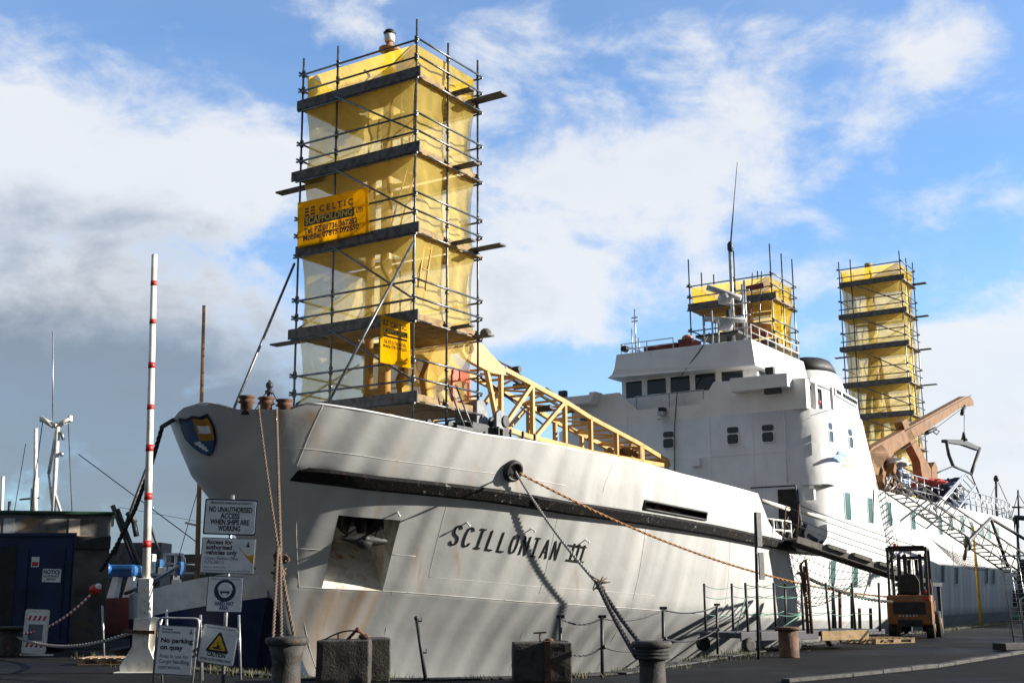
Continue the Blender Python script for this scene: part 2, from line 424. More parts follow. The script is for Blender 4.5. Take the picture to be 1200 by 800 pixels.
# ------------------------------------------------------------------ ship
ship = thing('passenger_ship', 'big white passenger and cargo ship moored at the quay with black rubbing strake', 'ship', W(28, 0, -3))
def shift(eta): return .95*max(-.6, min(2., eta))
uN0 = solve(276, 473, b_top)[0]; uN1 = solve(343, 480, b_top)[0]; uN2 = solve(356, 473, b_top)[0]
TOPDIP = [(18.12, 0), (18.45, -.55), (19.1, -1.02), (20.2, -1.28), (21, -1.4)]
OPEN = [(18.12, 4.264), (18.45, 3.72), (19.0, 3.28), (19.9, 3.05), (21, 2.93), (23.5, 2.92), (24.0, 3.15), (24.4, 3.55), (24.6, 3.9)]
def ztop(u):
    if u < uN0-.22: return 5.42
    if u < uN0: return 5.42-.17*(u-uN0+.22)/.22
    if u < uN1: return 5.25
    if u < uN2: return 5.25+(ZT[0][1]-5.25)*(u-uN1)/(uN2-uN1)
    if 18.12 < u < 24.6: return lerp_t(OPEN, u)
    if u >= 24.6: return 3.9 if u < 30.4 else 5.25
    return lerp_t(ZTN, u)
UEND = 64.
def stern(u): return 1. if u < 52 else math.sqrt(max(0, 1-((u-52)/12.02)**2.6))
def hpt(sg, eta):
    u = sg+1.
    for _ in range(12):
        zt, zs, zk = ztop(u), lerp_t(ZS, u), lerp_t(ZK, u)
        if eta >= 1: z = zs+(eta-1)*(max(zt, zs+.01)-zs)
        elif eta >= 0: z = zk+eta*(zs-zk)
        else: z = zk+eta*(zk+3)
        sh = shift(eta)*min(sg/.85, 1.)
        if sg > 14: sh *= max(0, (20-sg)/6.)
        u = min(u0(z)+sg+sh, UEND) if sg < 52 else min(u0(z)*max(0, (UEND-sg)/12.)+sg, UEND)
    return u, z
SG = [0, .015, .04, .08, .14, .2, .28, .36, .44, .55, .7, .85]
x = .85
SG += [.85+(2.07-.85)*i/6 for i in range(1, 7)]
SG += [2.07+i*.3 for i in range(1, 22)]+[8.97, 9.3, 10., 10.7, 11.3, 11.9]+[12.2+.3*i for i in range(43)]+[25.2+i*1. for i in range(19)]+[45.5, 47, 48.5, 50, 51.5, 53, 54.5, 56, 57.5, 59, 60.3, 61.5, 62.4, 63.1, 63.6, 63.9, 64.]
ET = [-1, -.8, -.6, -.4, -.2, 0, .13, .26, .39, .52, .65, .77, .88, 1, 1.10, 1.27, 1.45, 1.65, 1.85, 2.]
hb = MB(); grid = {}
def hullgrid(side):
    vs = []; uv = []
    for e in ET:
        for g in SG:
            u, z = hpt(g, e); b = bhull(u, z) if g < 64 else 0
            vs.append(W(u, side*b, z)); uv.append((u-u0(z), z, e))
    n = len(SG); fs = []
    for i in range(len(ET)-1):
        for j in range(n-1):
            if side < 0:
                if -.01 < ET[i] < .64 and .84 < SG[j] < 2.06: continue
                if 1.09 < ET[i] < 1.2 and 8.96 < SG[j] < 11.8: continue
            fs.append((i*n+j, i*n+j+1, (i+1)*n+j+1, (i+1)*n+j))
    return vs, fs, uv
allv = []; allf = []; alluv = []
for side in (-1, 1):
    vs, fs, uv = hullgrid(side); o = len(allv); allv += vs; alluv += uv; allf += [[o+i for i in f] for f in fs]
hb.v = allv; hb.f = allf; hb.m = [0]*len(allf); hb.sm = [True]*len(allf)
off = ship.location
me = bpy.data.meshes.new('hull'); hull = bpy.data.objects.new('hull', me); C.objects.link(hull); hull.parent = ship
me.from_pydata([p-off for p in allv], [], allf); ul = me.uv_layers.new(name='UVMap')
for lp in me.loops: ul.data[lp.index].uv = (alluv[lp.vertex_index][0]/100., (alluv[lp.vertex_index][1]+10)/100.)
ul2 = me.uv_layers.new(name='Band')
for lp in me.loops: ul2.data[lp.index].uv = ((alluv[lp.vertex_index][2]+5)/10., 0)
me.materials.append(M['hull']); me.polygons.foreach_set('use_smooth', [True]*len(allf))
bm = bmesh.new(); bm.from_mesh(me); bmesh.ops.remove_doubles(bm, verts=bm.verts, dist=1e-4)
bmesh.ops.recalc_face_normals(bm, faces=bm.faces); bm.to_mesh(me); bm.free()
bvh = BVHTree.FromPolygons(allv, allf)
camloc = Vector((0, 0, EYE))
def onmesh(x, y, off=.02):
    r = ray(x, y).normalized(); h = bvh.ray_cast(camloc, r)
    if h[0] is None: return None
    n = h[1]
    if n.dot(r) > 0: n = -n
    return h[0]+n*off
# knuckle and weld seams: thin proud beads following the plating
def seamline(sgs, etas, r=.012, name='weld_seam', m='offwhite'):
    mb = MB(); pts = []
    for g, e in zip(sgs, etas):
        u, z = hpt(g, e); pts.append(HP(u, z, r*.4))
    mb.tube(pts, r, 5); return mb.build(name, m, hull)
R_ = lambda a, b, n: [a+(b-a)*i/n for i in range(n+1)]
seamline(R_(.44, .44, 24), R_(-.9, 2., 24), .004)
seamline(R_(.2, 25, 90), [.001]*91, .005)
seamline(R_(.3, 6, 40), [1.30]*41, .005)
seamline(R_(6, 17, 40), [1.06]*41, .004)
seamline(R_(.44, .85, 6), [.34]*7, .004); seamline(R_(2.07, 2.6, 4), [.34]*5, .004)
seamline(R_(3.0, 10, 30), [.16]*31, .003); seamline([3.0]*10, R_(.16, .97, 9), .003)
seamline([6.0]*16, R_(-.9, .97, 15), .004); seamline([2.3]*12, R_(-.9, 0, 11), .004); seamline([9.2]*16, R_(-.9, .97, 15), .004)
seamline([13.3]*16, R_(-.9, .97, 15), .004); seamline([7.3]*8, R_(1.3, 2., 7), .004); seamline([12.6]*8, R_(1.3, 2., 7), .004)
seamline(R_(2.3, 18, 50), [-.33]*51, .004)
# rubbing strake: outer box section
mb = MB(); rows = []
us = [2.15, 2.35]+[2.6+.35*i for i in range(60)]
us = [u for u in us if u < 23.2]+[23.4]
def rail(us, zt_f, h, w, sidesign=-1, taper=True):
    vs = []; fs = []
    for i, u in enumerate(us):
        zt = zt_f(u); k = 1.
        if i == 0: k = .15
        elif i == 1: k = .6
        b = bhull(u, zt-.1); b2 = bhull(u, zt-h)
        P = [W(u, sidesign*(bhull(u, zt)-.05), zt+.02), W(u, sidesign*(b+w*k*.92), zt-.02), W(u, sidesign*(b+w*k), zt-h*.32), W(u, sidesign*(b2+w*k*.8), zt-h), W(u, sidesign*(b2-.08), zt-h-.03)]
        vs += P
    for i in range(len(us)-1):
        for j in range(4): fs.append((i*5+j, i*5+j+1, (i+1)*5+j+1, (i+1)*5+j))
    fs.append((0, 1, 2, 3, 4)); k = (len(us)-1)*5; fs.append((k+4, k+3, k+2, k+1, k))
    return vs, fs
for sd in (-1, 1):
    vs, fs = rail(us if sd < 0 else [u for u in us if u > 7], lambda u: lerp_t(ZS, u)+.02, .28, .22, sd)
    mb.add(vs, fs)
mb.build('rubbing_strake', 'strake', ship)
# bulwark capping
mb = MB(); pts = []
for u in [uN2+.02]+[uN2+.3*i for i in range(1, 56)]:
    if u < 18.12: pts.append(W(u, -bhull(u, ztop(u))+.02, ztop(u)+.012))
mb.tube(pts, .028, 6)
pts = [W(u, -bhull(u, ztop(u)), ztop(u)+.01) for u in [.665, .7, .75, .85]+[uN0-.25+.02*i for i in range(12)] if u < uN0]
mb.tube(pts, .02, 6)
mb.build('bulwark_capping', 'white', ship)
# decks
def deck(name, us, zf, m, inset=.12):
    mb = MB(); vs = []; fs = []
    for u in us:
        z = zf(u) if callable(zf) else zf
        b = max(bhull(u, z)-inset, .02); vs += [W(u, -b, z), W(u, b, z)]
    for i in range(len(us)-1): fs.append((2*i, 2*i+1, 2*i+3, 2*i+2))
    mb.add(vs, fs); return mb.build(name, m, ship)
deck('foredeck', [1.2+.6*i for i in range(30)], 4.05, 'graypaint')
deck('side_deck', [18.4+.8*i for i in range(9)], 2.75, 'graypaint')
deck('aft_deck', [24.85+1.2*i for i in range(32)], 5.1, 'graypaint')
# anchor pocket: four lips running in to a back wall, with a sloping sill
Pq = [HP(*hpt(.85, 0.)), HP(*hpt(2.07, 0.)), HP(*hpt(2.07, .65)), HP(*hpt(.85, .65))]
nrm = (Pq[1]-Pq[0]).cross(Pq[3]-Pq[0]).normalized()
if nrm.dot(camloc-Pq[0]) > 0: nrm = -nrm     # points into the ship
mb = MB(); n = 8
def edge(sg0, e0, sg1, e1): return [HP(*hpt(sg0+(sg1-sg0)*i/n, e0+(e1-e0)*i/n)) for i in range(n+1)]
bot = edge(.85, 0, 2.07, 0); top = edge(.85, .65, 2.07, .65); lef = edge(.85, 0, .85, .65); rig = edge(2.07, 0, 2.07, .65)
dep = 1.25
ib = [p+nrm*dep+Z*.42 for p in bot]; it = [p+nrm*dep for p in top]
for a, b in ((bot, ib), (top, it)):
    o = a+b; mb.add(o, [(i, i+1, n+2+i, n+1+i) for i in range(n)])
mb.mi = 0
mb.add(ib+it, [(i, i+1, n+2+i, n+1+i) for i in range(n)])
mb.add(lef+[ib[0]+(it[0]-ib[0])*(i/n) for i in range(n+1)], [(i, i+1, n+2+i, n+1+i) for i in range(n)])
mb.add(rig+[ib[-1]+(it[-1]-ib[-1])*(i/n) for i in range(n+1)], [(i, i+1, n+2+i, n+1+i) for i in range(n)])
M['pocket'] = mat('rust streaked pocket paint', (.70, .68, .62), (.48, .42, .34), .6, scale=2.2, c3=(.45, .22, .06), s3=2.6)
mb.build('anchor_recess', 'pocket', ship)
# anchor: shank stowed in hawse pipe, two broad flukes
ctr = (Pq[2]+Pq[3])*.5+nrm*.42-Z*.62; ex = (Pq[1]-Pq[0]).normalized(); ey = (-nrm).cross(ex).normalized()
if ey.z < 0: ey = -ey
out = -nrm
anchor = MB()
A0 = ctr+out*.16-ey*.10
anchor.tube([ctr+nrm*.35+ey*.42, A0], .075, 12)
prof = [(.03, -.60), (.07, -.52), (.11, -.36), (.15, -.15), (.16, 0), (.15, .15), (.11, .36), (.07, .52), (.03, .60)]
anchor.lathe(A0, prof, 14, ax=ex)
anchor.lathe(A0-ey*.06, [(.05, -.22), (.17, -.16), (.19, 0), (.17, .16), (.05, .22)], 14, ax=ex)
for k in (-1, 1):
    c0 = A0+ex*.33*k
    anchor.prism([c0-ex*.11, c0+ex*.11, c0+ex*(.10+.03*k)+ey*.25+nrm*.06, c0+ex*.05*k+ey*.50+nrm*.12, c0-ex*(.10-.03*k)+ey*.25+nrm*.06], out*.07)
anchor.lathe(A0+ey*.06+out*.05, [(.02, -.1), (.09, -.08), (.09, .08), (.02, .1)], 12, ax=ex)
for i_ in range(len(anchor.v)): anchor.v[i_] = ctr+(anchor.v[i_]-ctr)*.95+nrm*.12
anchor.build('anchor', 'black', ship)
mb = MB(); mb.lathe(ctr+nrm*.55+ey*.22, [(.50, 0), (.55, -.08), (.50, -.12), (.40, -.10), (.38, 0)], 20, ax=nrm); mb.lathe(ctr+nrm*.62+ey*.2, [(.62, 0), (.62, .05)], 20, ax=nrm); mb.build('hawse_ring_shade_plate', 'black', ship)  # black plate behind the hawse ring stands in for the recess's shade
# mooring slot interior
q = [HP(*hpt(8.97, 1.10)), HP(*hpt(11.9, 1.10)), HP(*hpt(11.9, 1.27)), HP(*hpt(8.97, 1.27))]
mb = MB()
for a, b in ((0, 1), (1, 2), (2, 3), (3, 0)): mb.add([q[a], q[b], q[b]+S*.55, q[a]+S*.55], [(0, 1, 2, 3)])
mb.add([p+S*.55 for p in q], [(0, 1, 2, 3)])
sl = mb.build('mooring_slot', 'darksteel', ship)
mb = MB(); pts = [HP(*hpt(8.97+(2.93)*i/12, 1.10), .01) for i in range(13)]+[HP(*hpt(11.9-(2.93)*i/12, 1.27), .01) for i in range(13)]
mb.tube(pts+[pts[0]], .035, 6); mb.build('slot_rim', 'black', sl)
mb = MB()
for t in (.12, .33, .55): c = q[0].lerp(q[1], t)+S*.3; mb.tube([c-Z*.05, c+Z*.36], .11, 10)
mb.bar(q[0].lerp(q[1], .1)+S*.35+Z*.12, q[0].lerp(q[1], .62)+S*.35+Z*.12, .1)
mb.build('roller', 'rust', sl)
# fairlead ring in the bulwark
fu, fz = onhull(600, 551); fc = HP(fu, fz, 0.); fn = (HP(fu, fz, .2)-fc).normalized()
mb = MB(); mb.lathe(fc, [(.14, .012), (.17, .11), (.22, .14), (.265, .09), (.265, 0), (.25, -.06)], 22, ax=fn)
fl = mb.build('fairlead', 'black', ship)
mb = MB(); mb.lathe(fc, [(.21, .02), (.21, .035), (.05, .036)], 18, ax=fn); mb.build('fairlead_throat', 'darksteel', fl)
# small studs over the name
for x, y in ((466, 600), (547, 612), (623, 619), (686, 632), (1, 1)):
    if x == 1: continue
    p = onmesh(x, y, 0)
    if p:
        n_ = (onmesh(x, y, .1)-p).normalized(); mb = MB(); mb.tube([p-n_*.02, p+n_*.14], .018, 6); mb.ball(p+n_*.14, .03, 5); mb.build('stud', 'white', hull)
# ship's name, strips of plate standing proud of the hull
GL = {'S': [[(.92, .86), (.80, .97), (.5, 1.), (.2, .95), (.08, .78), (.14, .62), (.35, .53), (.65, .46), (.88, .36), (.94, .2), (.8, .04), (.5, 0), (.2, .03), (.05, .16)]],
      'C': [[(.95, .84), (.78, .97), (.5, 1.), (.22, .94), (.08, .72), (.05, .5), (.08, .26), (.22, .06), (.5, 0), (.78, .04), (.94, .18)]],
      'I': [[(.15, 1.), (.85, 1.)], [(.5, 1.), (.5, 0)], [(.15, 0), (.85, 0)]],
      'L': [[(.1, 1.), (.1, 0), (.92, 0)]],
      'O': [[(.5, 1.), (.2, .93), (.07, .7), (.05, .5), (.07, .3), (.2, .07), (.5, 0), (.8, .07), (.93, .3), (.95, .5), (.93, .7), (.8, .93), (.5, 1.)]],
      'N': [[(.06, 0), (.06, 1.), (.94, 0), (.94, 1.)]],
      'A': [[(.02, 0), (.5, 1.), (.98, 0)], [(.2, .34), (.8, .34)]]}
def glyphs(mb, txt, x0, y0, x1, y1, cap, wid, st=.034):
    a = onhull(x0, y0); b = onhull(x1, y1); n = len(txt)
    for i, ch in enumerate(txt):
        for line in GL[ch]:
            dense = []
            for p, q in zip(line, line[1:]):
                for k in range(3): dense.append((p[0]+(q[0]-p[0])*k/3, p[1]+(q[1]-p[1])*k/3))
            dense.append(line[-1]); P = []
            for gx, gy in dense:
                t = (i+.5+(gx-.5)*wid)/n; h = gy*cap
                P.append((a[0]+(b[0]-a[0])*t-h*.24+.08, a[1]+(b[1]-a[1])*t+h))
            Pt = [HP(u, z, .008) for u, z in P]
            for k, (p, q) in enumerate(zip(Pt, Pt[1:])):
                nn = (HP(P[k][0], P[k][1], .2)-HP(*P[k])).normalized(); d = (q-p).normalized()
                mb.bar(p-d*st*.28, q+d*st*.28, st, .016+.002*(k % 2), up=nn)
mb = MB(); glyphs(mb, 'SCILLONIAN', 519.5, 636.5, 650.5, 655.8, .43, .58)
for i, xx in enumerate((667, 673, 679)):
    a = onhull(xx, 656.3+.9*i); P = [(a[0]-.1*k/5+.02, a[1]+.42*k/5) for k in range(6)]
    for p, q in zip(P, P[1:]): mb.bar(HP(*p, .008), HP(*q, .008), .043, .017, up=HP(*p, 1.)-HP(*p))
for x0_, y0_, x1_, y1_ in ((663.5, 655.5, 683.5, 658.3), (665.5, 638.3, 687, 641)):
    a = onhull(x0_, y0_); b = onhull(x1_, y1_)
    P = [(a[0]+(b[0]-a[0])*i/4, a[1]+(b[1]-a[1])*i/4) for i in range(5)]
    for p_, q_ in zip(P, P[1:]): mb.bar(HP(*p_, .008), HP(*q_, .008), .043, .019, up=HP(*p_, 1.)-HP(*p_))
mb.build('name_lettering', 'black', ship)
# crest on the bow
def crest():
    L = [(484.5+4.5, 210.5), (496, 212.), (505, 214.5), (514, 218.5), (521, 225), (527, 232), (531, 239), (533.2, 245)]
    Rr = [(484.2, 244), (492, 249), (500, 252.5), (510, 254.5), (518, 254.4), (525, 252.5), (530, 250), (533.2, 247.5)]
    n, m_ = 14, 14; vs = []; fs = []; mi = []
    for i in range(n+1):
        t = i/n; k = t*7; a = int(min(k, 6)); fr = k-a
        ly = L[a][0]+(L[a+1][0]-L[a][0])*fr; lx = L[a][1]+(L[a+1][1]-L[a][1])*fr
        ry = Rr[a][0]+(Rr[a+1][0]-Rr[a][0])*fr; rx = Rr[a][1]+(Rr[a+1][1]-Rr[a][1])*fr
        for j in range(m_+1):
            s_ = j/m_; x = lx+(rx-lx)*s_; y = ly+(ry-ly)*s_+(2.2*math.sin(math.pi*2*s_)**2*(1-t) if True else 0)
            p = onmesh(x, y, .035) or onmesh(x+3, y, .035); vs.append(p if p else vs[-1])
    for i in range(n):
        for j in range(m_):
            fs.append((i*(m_+1)+j, i*(m_+1)+j+1, (i+1)*(m_+1)+j+1, (i+1)*(m_+1)+j))
            bd = i == 0 or j == 0 or j == m_-1 or i == n-1
            k = 3 if bd else (1 if (j > 5 and i < 7) else 0)
            if not bd and 3 <= i <= 4 and 6 < j < 12: k = 2
            if not bd and i in (5,) and 2 < j < 5: k = 4
            if not bd and i > 6 and abs((j-4)-(i-7)*.9) < 1.3 and i < 11: k = 2
            mi.append(k)
    mb = MB(); mb.v = vs; mb.f = [list(f) for f in fs]; mb.m = mi; mb.sm = [False]*len(fs)
    return mb.build('crest', ['crestblue', 'crestamber', 'signwhite', 'crestblack', 'bluetarp'], ship)
M_ = crest()
# bow roller bollards and jackstaff
for x, y in ((289, 473), (312, 474.5), (333, 477)):
    zt_ = 5.30; u, z = at_v(x, y, -1.05 if x < 300 else (-1.25 if x < 320 else -1.5))
    c = W(u, -1.05 if x < 300 else (-1.25 if x < 320 else -1.5), z)
    mb = MB(); mb.lathe(c-Z*.25, [(.13, 0), (.13, .25), (.20, .28), (.15, .32), (.15, .36), (.20, .39), (.17, .42)], 14)
    mb.build('roller_fairlead', 'rust', ship)
u, z = at_v(315, 474, -.6); c = W(u, -.6, z-.3)
mb = MB(); mb.tube([c, c+Z*.78], .055, 8); mb.tube([c+Z*.55, c+Z*.62], .10, 8); mb.ball(c+Z*.74, .09, 6); mb.tube([c+Z*.75, c+Z*.86], .03, 6)
mb.tube([c+Z*.7, c-S*.35+D*.25+Z*.0], .012, 5); mb.tube([c+Z*.7, c+S*.5-D*.1], .012, 5)
mb.build('jackstaff', 'darksteel', ship)
# ------------------------------------------------------------------ superstructure
def fillet(u0_, u1a, hv, R, n=6):
    """plan outline, front at u0_, rounded front corners"""
    pts = []
    for i in range(n+1):
        a = math.pi/2*i/n; pts.append((u0_+R-R*math.sin(a), -(hv-R+R*math.cos(a))))
    pts = pts[::1]
    out = [(u1a, -hv)]+pts
    return out+[(a, -b) for a, b in reversed(out)]
sup = MB()
lo = fillet(24.8, 32.2, 5.88, 1.5, 8); hi = fillet(24.8, 29.0, 5.88, 1.5, 8); n = len(lo)
vs = [W(a, b, 2.6) for a, b in lo]+[W(a, b, 7.85) for a, b in hi]
for i in range(n):
    j = (i+1) % n; sup.add([vs[i], vs[j], vs[n+j], vs[n+i]], [(0, 1, 2, 3)], 0 < i < n-1 and i not in (0,))
sup.add(vs[n:], [tuple(range(n))])
sup = sup.build('deckhouse', 'white', ship)
M['rim'] = M['black']
up = MB()                                   # bridge wings and bulwark, with the dip in the middle
prof = [(4.62, 7.85), (4.62, 9.02), (4.3, 9.12), (2.45, 9.14), (1.62, 8.36), (-1.05, 8.36), (-1.62, 9.16), (-2.6, 9.12), (-5.2, 8.95), (-5.2, 7.85)]
up.prism([W(24.8, v, z) for v, z in prof], D*.10)
up.box(24.9, 25.2, -5.2, -5.1, 7.85, 8.95); up.box(24.9, 27.5, 4.52, 4.62, 7.85, 9.0)
up.box(25.68, 25.86, -5.26, -5.1, 7.85, 8.95)
up.box(25.2, 28.0, -5.24, -5.1, 8.88, 9.02)
up.box(24.9, 29, -5.2, 4.6, 7.852, 7.9)
up.prism([W(27.45, -5.32, 7.85), W(27.4, -5.32, 8.98), W(30.3, -5.32, 8.78), W(30.75, -5.32, 7.85)], S*.12)
up.prism([W(25.4, -5.88, 7.845), W(27.4, -5.32, 7.85), W(27.4, -5.32, 7.95)], Z*.02)
wings = up.build('bridge_wing', 'white', ship)
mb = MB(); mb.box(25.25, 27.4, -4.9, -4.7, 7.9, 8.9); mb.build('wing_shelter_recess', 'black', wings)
mb = MB(); mb.ball(W(26.55, -5.02, 8.3), .13, 6, (1, 1, .7)); mb.build('red_lamp', 'red', wings)
# name board on the sloping casing top
mb = MB(); p0 = W(27.6, -5.36, 8.84); p1 = W(30.2, -5.36, 8.68); mb.bar(p0, p1, .05, .30); nb = mb.build('name_board', 'signwhite', wings)
mb = MB(); ex_ = (p1-p0).normalized(); random.seed(4)
k = .08
while k < (p1-p0).length-.15:
    w_ = random.uniform(.06, .12); c = p0+ex_*k-S*.035
    if random.random() < .86:
        mb.bar(c+Z*.0, c+Z*.001+ex_*w_*.1, .02, .16); mb.bar(c+ex_*w_*.8-Z*.0, c+ex_*w_*.9, .02, .15); mb.bar(c+Z*random.choice((-.06, 0, .06)), c+ex_*w_*.9+Z*random.choice((-.06, 0, .06)), .02, .03)
    k += w_+.06
mb.build('name_board_lettering', 'signblack', nb)
# wheelhouse
wh = MB(); wl = 2.72; wr = -3.05
ucf = 25.6
wins = []
for x0_, x1_ in ((733.6, 752), (758.5, 780), (785.8, 808), (814.8, 838), (845.6, 870.5)):
    yy = 452-(x0_-733)*.11
    wins.append((at_u(x0_, yy, ucf)[0], at_u(x1_, yy, ucf)[0]))
zb, zt_ = 8.98, 9.60
zb = 9.02
wh.box(ucf, 30.4, wr, wl, 7.9, zb)                      # below the glass
wh.box(ucf, 30.4, wr, wl, 9.66, 9.78)
edges = [wl]+[e for w in wins for e in w]+[wr]
for i in range(0, len(edges), 2): wh.box(ucf, ucf+.1, edges[i+1], edges[i], zb, 9.66)
for a, b in ((25.6, 25.8), (26.5, 26.65), (27.4, 27.6), (28.6, 30.4)):
    wh.box(a if a > 25.6 else 25.7, b, wr, wr+.08, zb, 9.66); wh.box(a if a > 25.6 else 25.7, b, wl-.08, wl, zb, 9.66)
wheel = wh.build('wheelhouse', 'white', ship)
def pane(mbs, P, ex, ey, n_, w, h, r=.09, th=.03, name='window', parent=None, m='glass', fm=None, frame=.03):
    """rounded window: glass pane (and rim) centred at P"""
    pts = []
    for cx, cy, a0 in ((w/2-r, h/2-r, 0), (-w/2+r, h/2-r, 90), (-w/2+r, -h/2+r, 180), (w/2-r, -h/2+r, 270)):
        for k in range(5):
            a = math.radians(a0+22.5*k); pts.append((cx+r*math.cos(a), cy+r*math.sin(a)))
    g = MB(); g.prism([P+ex*a+ey*b+n_*.004 for a, b in pts], n_*.012); o = g.build(name, m, parent)
    if fm:
        f = MB(); N = len(pts)
        A = [P+ex*a+ey*b for a, b in pts]; B = [P+ex*a*(1+2*frame/w)+ey*b*(1+2*frame/h) for a, b in pts]
        vs = A+B+[p+n_*th for p in A]+[p+n_*th for p in B]
        f.add(vs, [q for i in range(N) for j in [(i+1) % N] for q in ((2*N+i, 2*N+j, 3*N+j, 3*N+i), (N+i, N+j, 3*N+j, 3*N+i), (i, j, 2*N+j, 2*N+i))])
        f.build('frame', fm, o)
    return o
for a, b in wins: pane(None, W(ucf+.03, (a+b)/2, (zb+9.66)/2), -S, Z, -D, abs(a-b), 9.66-zb, .07, .03, 'window', wheel, 'glass', 'black', .012)
mb = MB(); mb.box(25.8, 29, wr+.05, wr+.06, zb, 9.66); mb.build('side_glazing', 'glass', wheel)
mb = MB(); mb.box(26.2, 26.6, 2., -2.2, zb, 9.1); mb.box(28.0, 28.3, 2.2, -2.4, 8.5, 9.3); mb.build('console', 'tan', wheel)
# visor roof
vz = MB()
f0 = [(2.95, 9.76), (2.78, 9.9), (2.66, 10.1), (2.62, 10.72), (-3.12, 10.68), (-3.32, 9.62)]
A = [W(24.8 if z < 9.8 else (24.86 if z < 10.2 else 25.0), v, z) for v, z in f0]
B = [W(30.6, v, z) for v, z in f0]
vz.add(A+B, [(0, 1, 2, 3, 4, 5), (11, 10, 9, 8, 7, 6)]+[(i, (i+1) % 6, 6+(i+1) % 6, 6+i) for i in range(6)])
visor = vz.build('bridge_roof', 'white', ship, .02)
def railing(name, pts, h, posts, parent, m='railwhite', r=.022, rails=(1., .5)):
    mb = MB()
    for k in rails: mb.tube([p+Z*h*k for p in pts], r, 6)
    P = []
    for a, b in zip(pts, pts[1:]):
        n = max(1, round((b-a).length/posts)); P += [a.lerp(b, i/n) for i in range(n)]
    P.append(pts[-1])
    for p in P: mb.tube([p, p+Z*h*max(rails)], r, 6)
    return mb.build(name, m, parent)
railing('roof_railing', [W(29.5, 2.5, 10.7), W(25.2, 2.5, 10.7), W(25.2, .2, 10.7)], .45, 1.4, ship)
railing('roof_side_railing', [W(25.3, -3.0, 10.7), W(30.4, -3.0, 10.7)], .62, .8, ship)
railing('bridge_front_railing', [W(24.85, 1.7, 8.36), W(24.85, -1.15, 8.36)], .55, 1.3, ship, 'galv', .03, (1.,))
# roof clutter
mb = MB(); mb.box(25.3, 26.2, .1, 1.55, 10.7, 10.98); mb.box(25.3, 26.2, -.55, .05, 10.7, 11.08); mb.build('liferaft_locker', 'maroon', ship, .02)
mb = MB(); mb.ball(W(25.8, -.15, 11.18), .2, 8, (1.2, 1, .8)); mb.build('canvas_cover', 'tan', ship)
mb = MB()
for v, h, r in ((2.0, 1.9, .03), (2.15, 1.1, .025), (1.85, .7, .03), (-1.0, 1.1, .035), (-1.35, 1.4, .04), (-1.6, 1.0, .03)):
    if mb.v: mb.build('aerial', 'galv', ship); mb = MB()
    mb.tube([W(25.5, v, 10.7), W(25.5, v, 10.7+h)], r, 6)
mb.build('aerial', 'galv', ship); mb = MB()
for zz in (12.1, 12.25): mb.bar(W(25.5, 1.85, zz), W(25.5, 2.15, zz), .04)
mb.build('aerial_crossbar', 'galv', ship)
mb = MB(); mb.tube([W(25.1, 2.35, 10.95), W(25.35, 2.35, 10.95)], .13, 10); mb.build('loudhailer', 'darksteel', ship)
# signal mast with radar scanners
mast = MB()
for (du, dv) in ((0, 0), (0, -.55), (.5, -.25)): mast.tube([W(26.6+du, -1.75+dv, 10.7), W(26.6+du, -1.75+dv, 13.4)], .05, 8)
mast.tube([W(26.5, -1.8, 10.7), W(26.5, -1.8, 14.9)], .07, 8)
for zz in (11.0, 11.5, 12.0, 12.5, 13.0): mast.tube([W(26.6, -1.5, zz), W(26.6, -2.5, zz)], .03, 6)
mast.tube([W(26.7, -1.2, 12.0), W(26.7, -2.1, 12.0)], .04)
sm = mast.build('signal_mast', 'galv', ship)
a = at_u(864, 190, 26.5); mb = MB(); mb.tube([W(26.5, -1.82, 14.8), W(26.5, a[0], a[1])], .035, 6, .012); mb.lathe(W(26.5, -1.82, 14.6), [(.05, 0), (.12, .1), (.12, .35), (.05, .45)], 8); mb.build('whip_aerial', 'darksteel', ship)
for x, y, hl in ((848, 350, .0), (846, 376, 0)):
    v, z = at_u(x, y, 25.8)
for (x0_, y0_, x1_, y1_, rr) in ((831, 338, 866, 348, .11), (828, 375, 872, 374, .10)):
    a = at_u(x0_, y0_, 25.8); b = at_u(x1_, y1_, 25.8); mb = MB(); mb.tube([W(25.6, a[0], a[1]), W(26.0, b[0], b[1])], rr, 10)
    c = W(25.85, (a[0]+b[0])/2, (a[1]+b[1])/2); mb.lathe(c-Z*.45, [(.12, 0), (.26, .06), (.28, .25), (.2, .4), (.1, .45)], 12); mb.build('radar_scanner', 'dome', ship)
mb = MB(); a = at_u(848, 390, 26.2); mb.box(26, 27.4, -.4, -2.2, a[1]-.1, a[1]); mb.tube([W(26.4, -.6, 10.7), W(26.4, -.6, 12.2)], .05); mb.tube([W(27, -1.4, 10.7), W(27, -1.4, 12.4)], .10, 10); mb.build('radar_platform', 'darksteel', ship)
# wing lockers, floodlights, camera
mb = MB(); mb.box(24.25, 24.8, -4.72, -2.5, 8.62, 9.12); mb.build('wing_locker', 'white', ship, .02)
mb = MB(); mb.box(24.1, 24.8, 4.62, 3.4, 8.72, 9.05); mb.prism([W(24.1, 3.4, 8.72), W(24.1, 3.1, 9.15), W(24.1, 3.4, 9.15)], D*.6); mb.build('wing_locker', 'white', ship, .02)
for v, z in ((-4.05, 9.14), (4.75, 9.1)):
    mb = MB(); c = W(24.35, v, z+.12); mb.frame(c, -S, D, Z, -.16, .16, -.1, .12, -.12, .14); mb.tube([c-Z*.12, c-Z*.25], .03); fl_ = mb.build('floodlight', 'darksteel', ship, .01)
    mb = MB(); mb.frame(c, -S, D, Z, -.12, .12, -.115, -.105, -.08, .1); mb.build('lamp_glass', 'glass', fl_)
mb = MB(); mb.box(24.3, 24.5, -4.4, -3.8, 8.42, 8.62); mb.build('lamp_bracket', 'darksteel', ship)
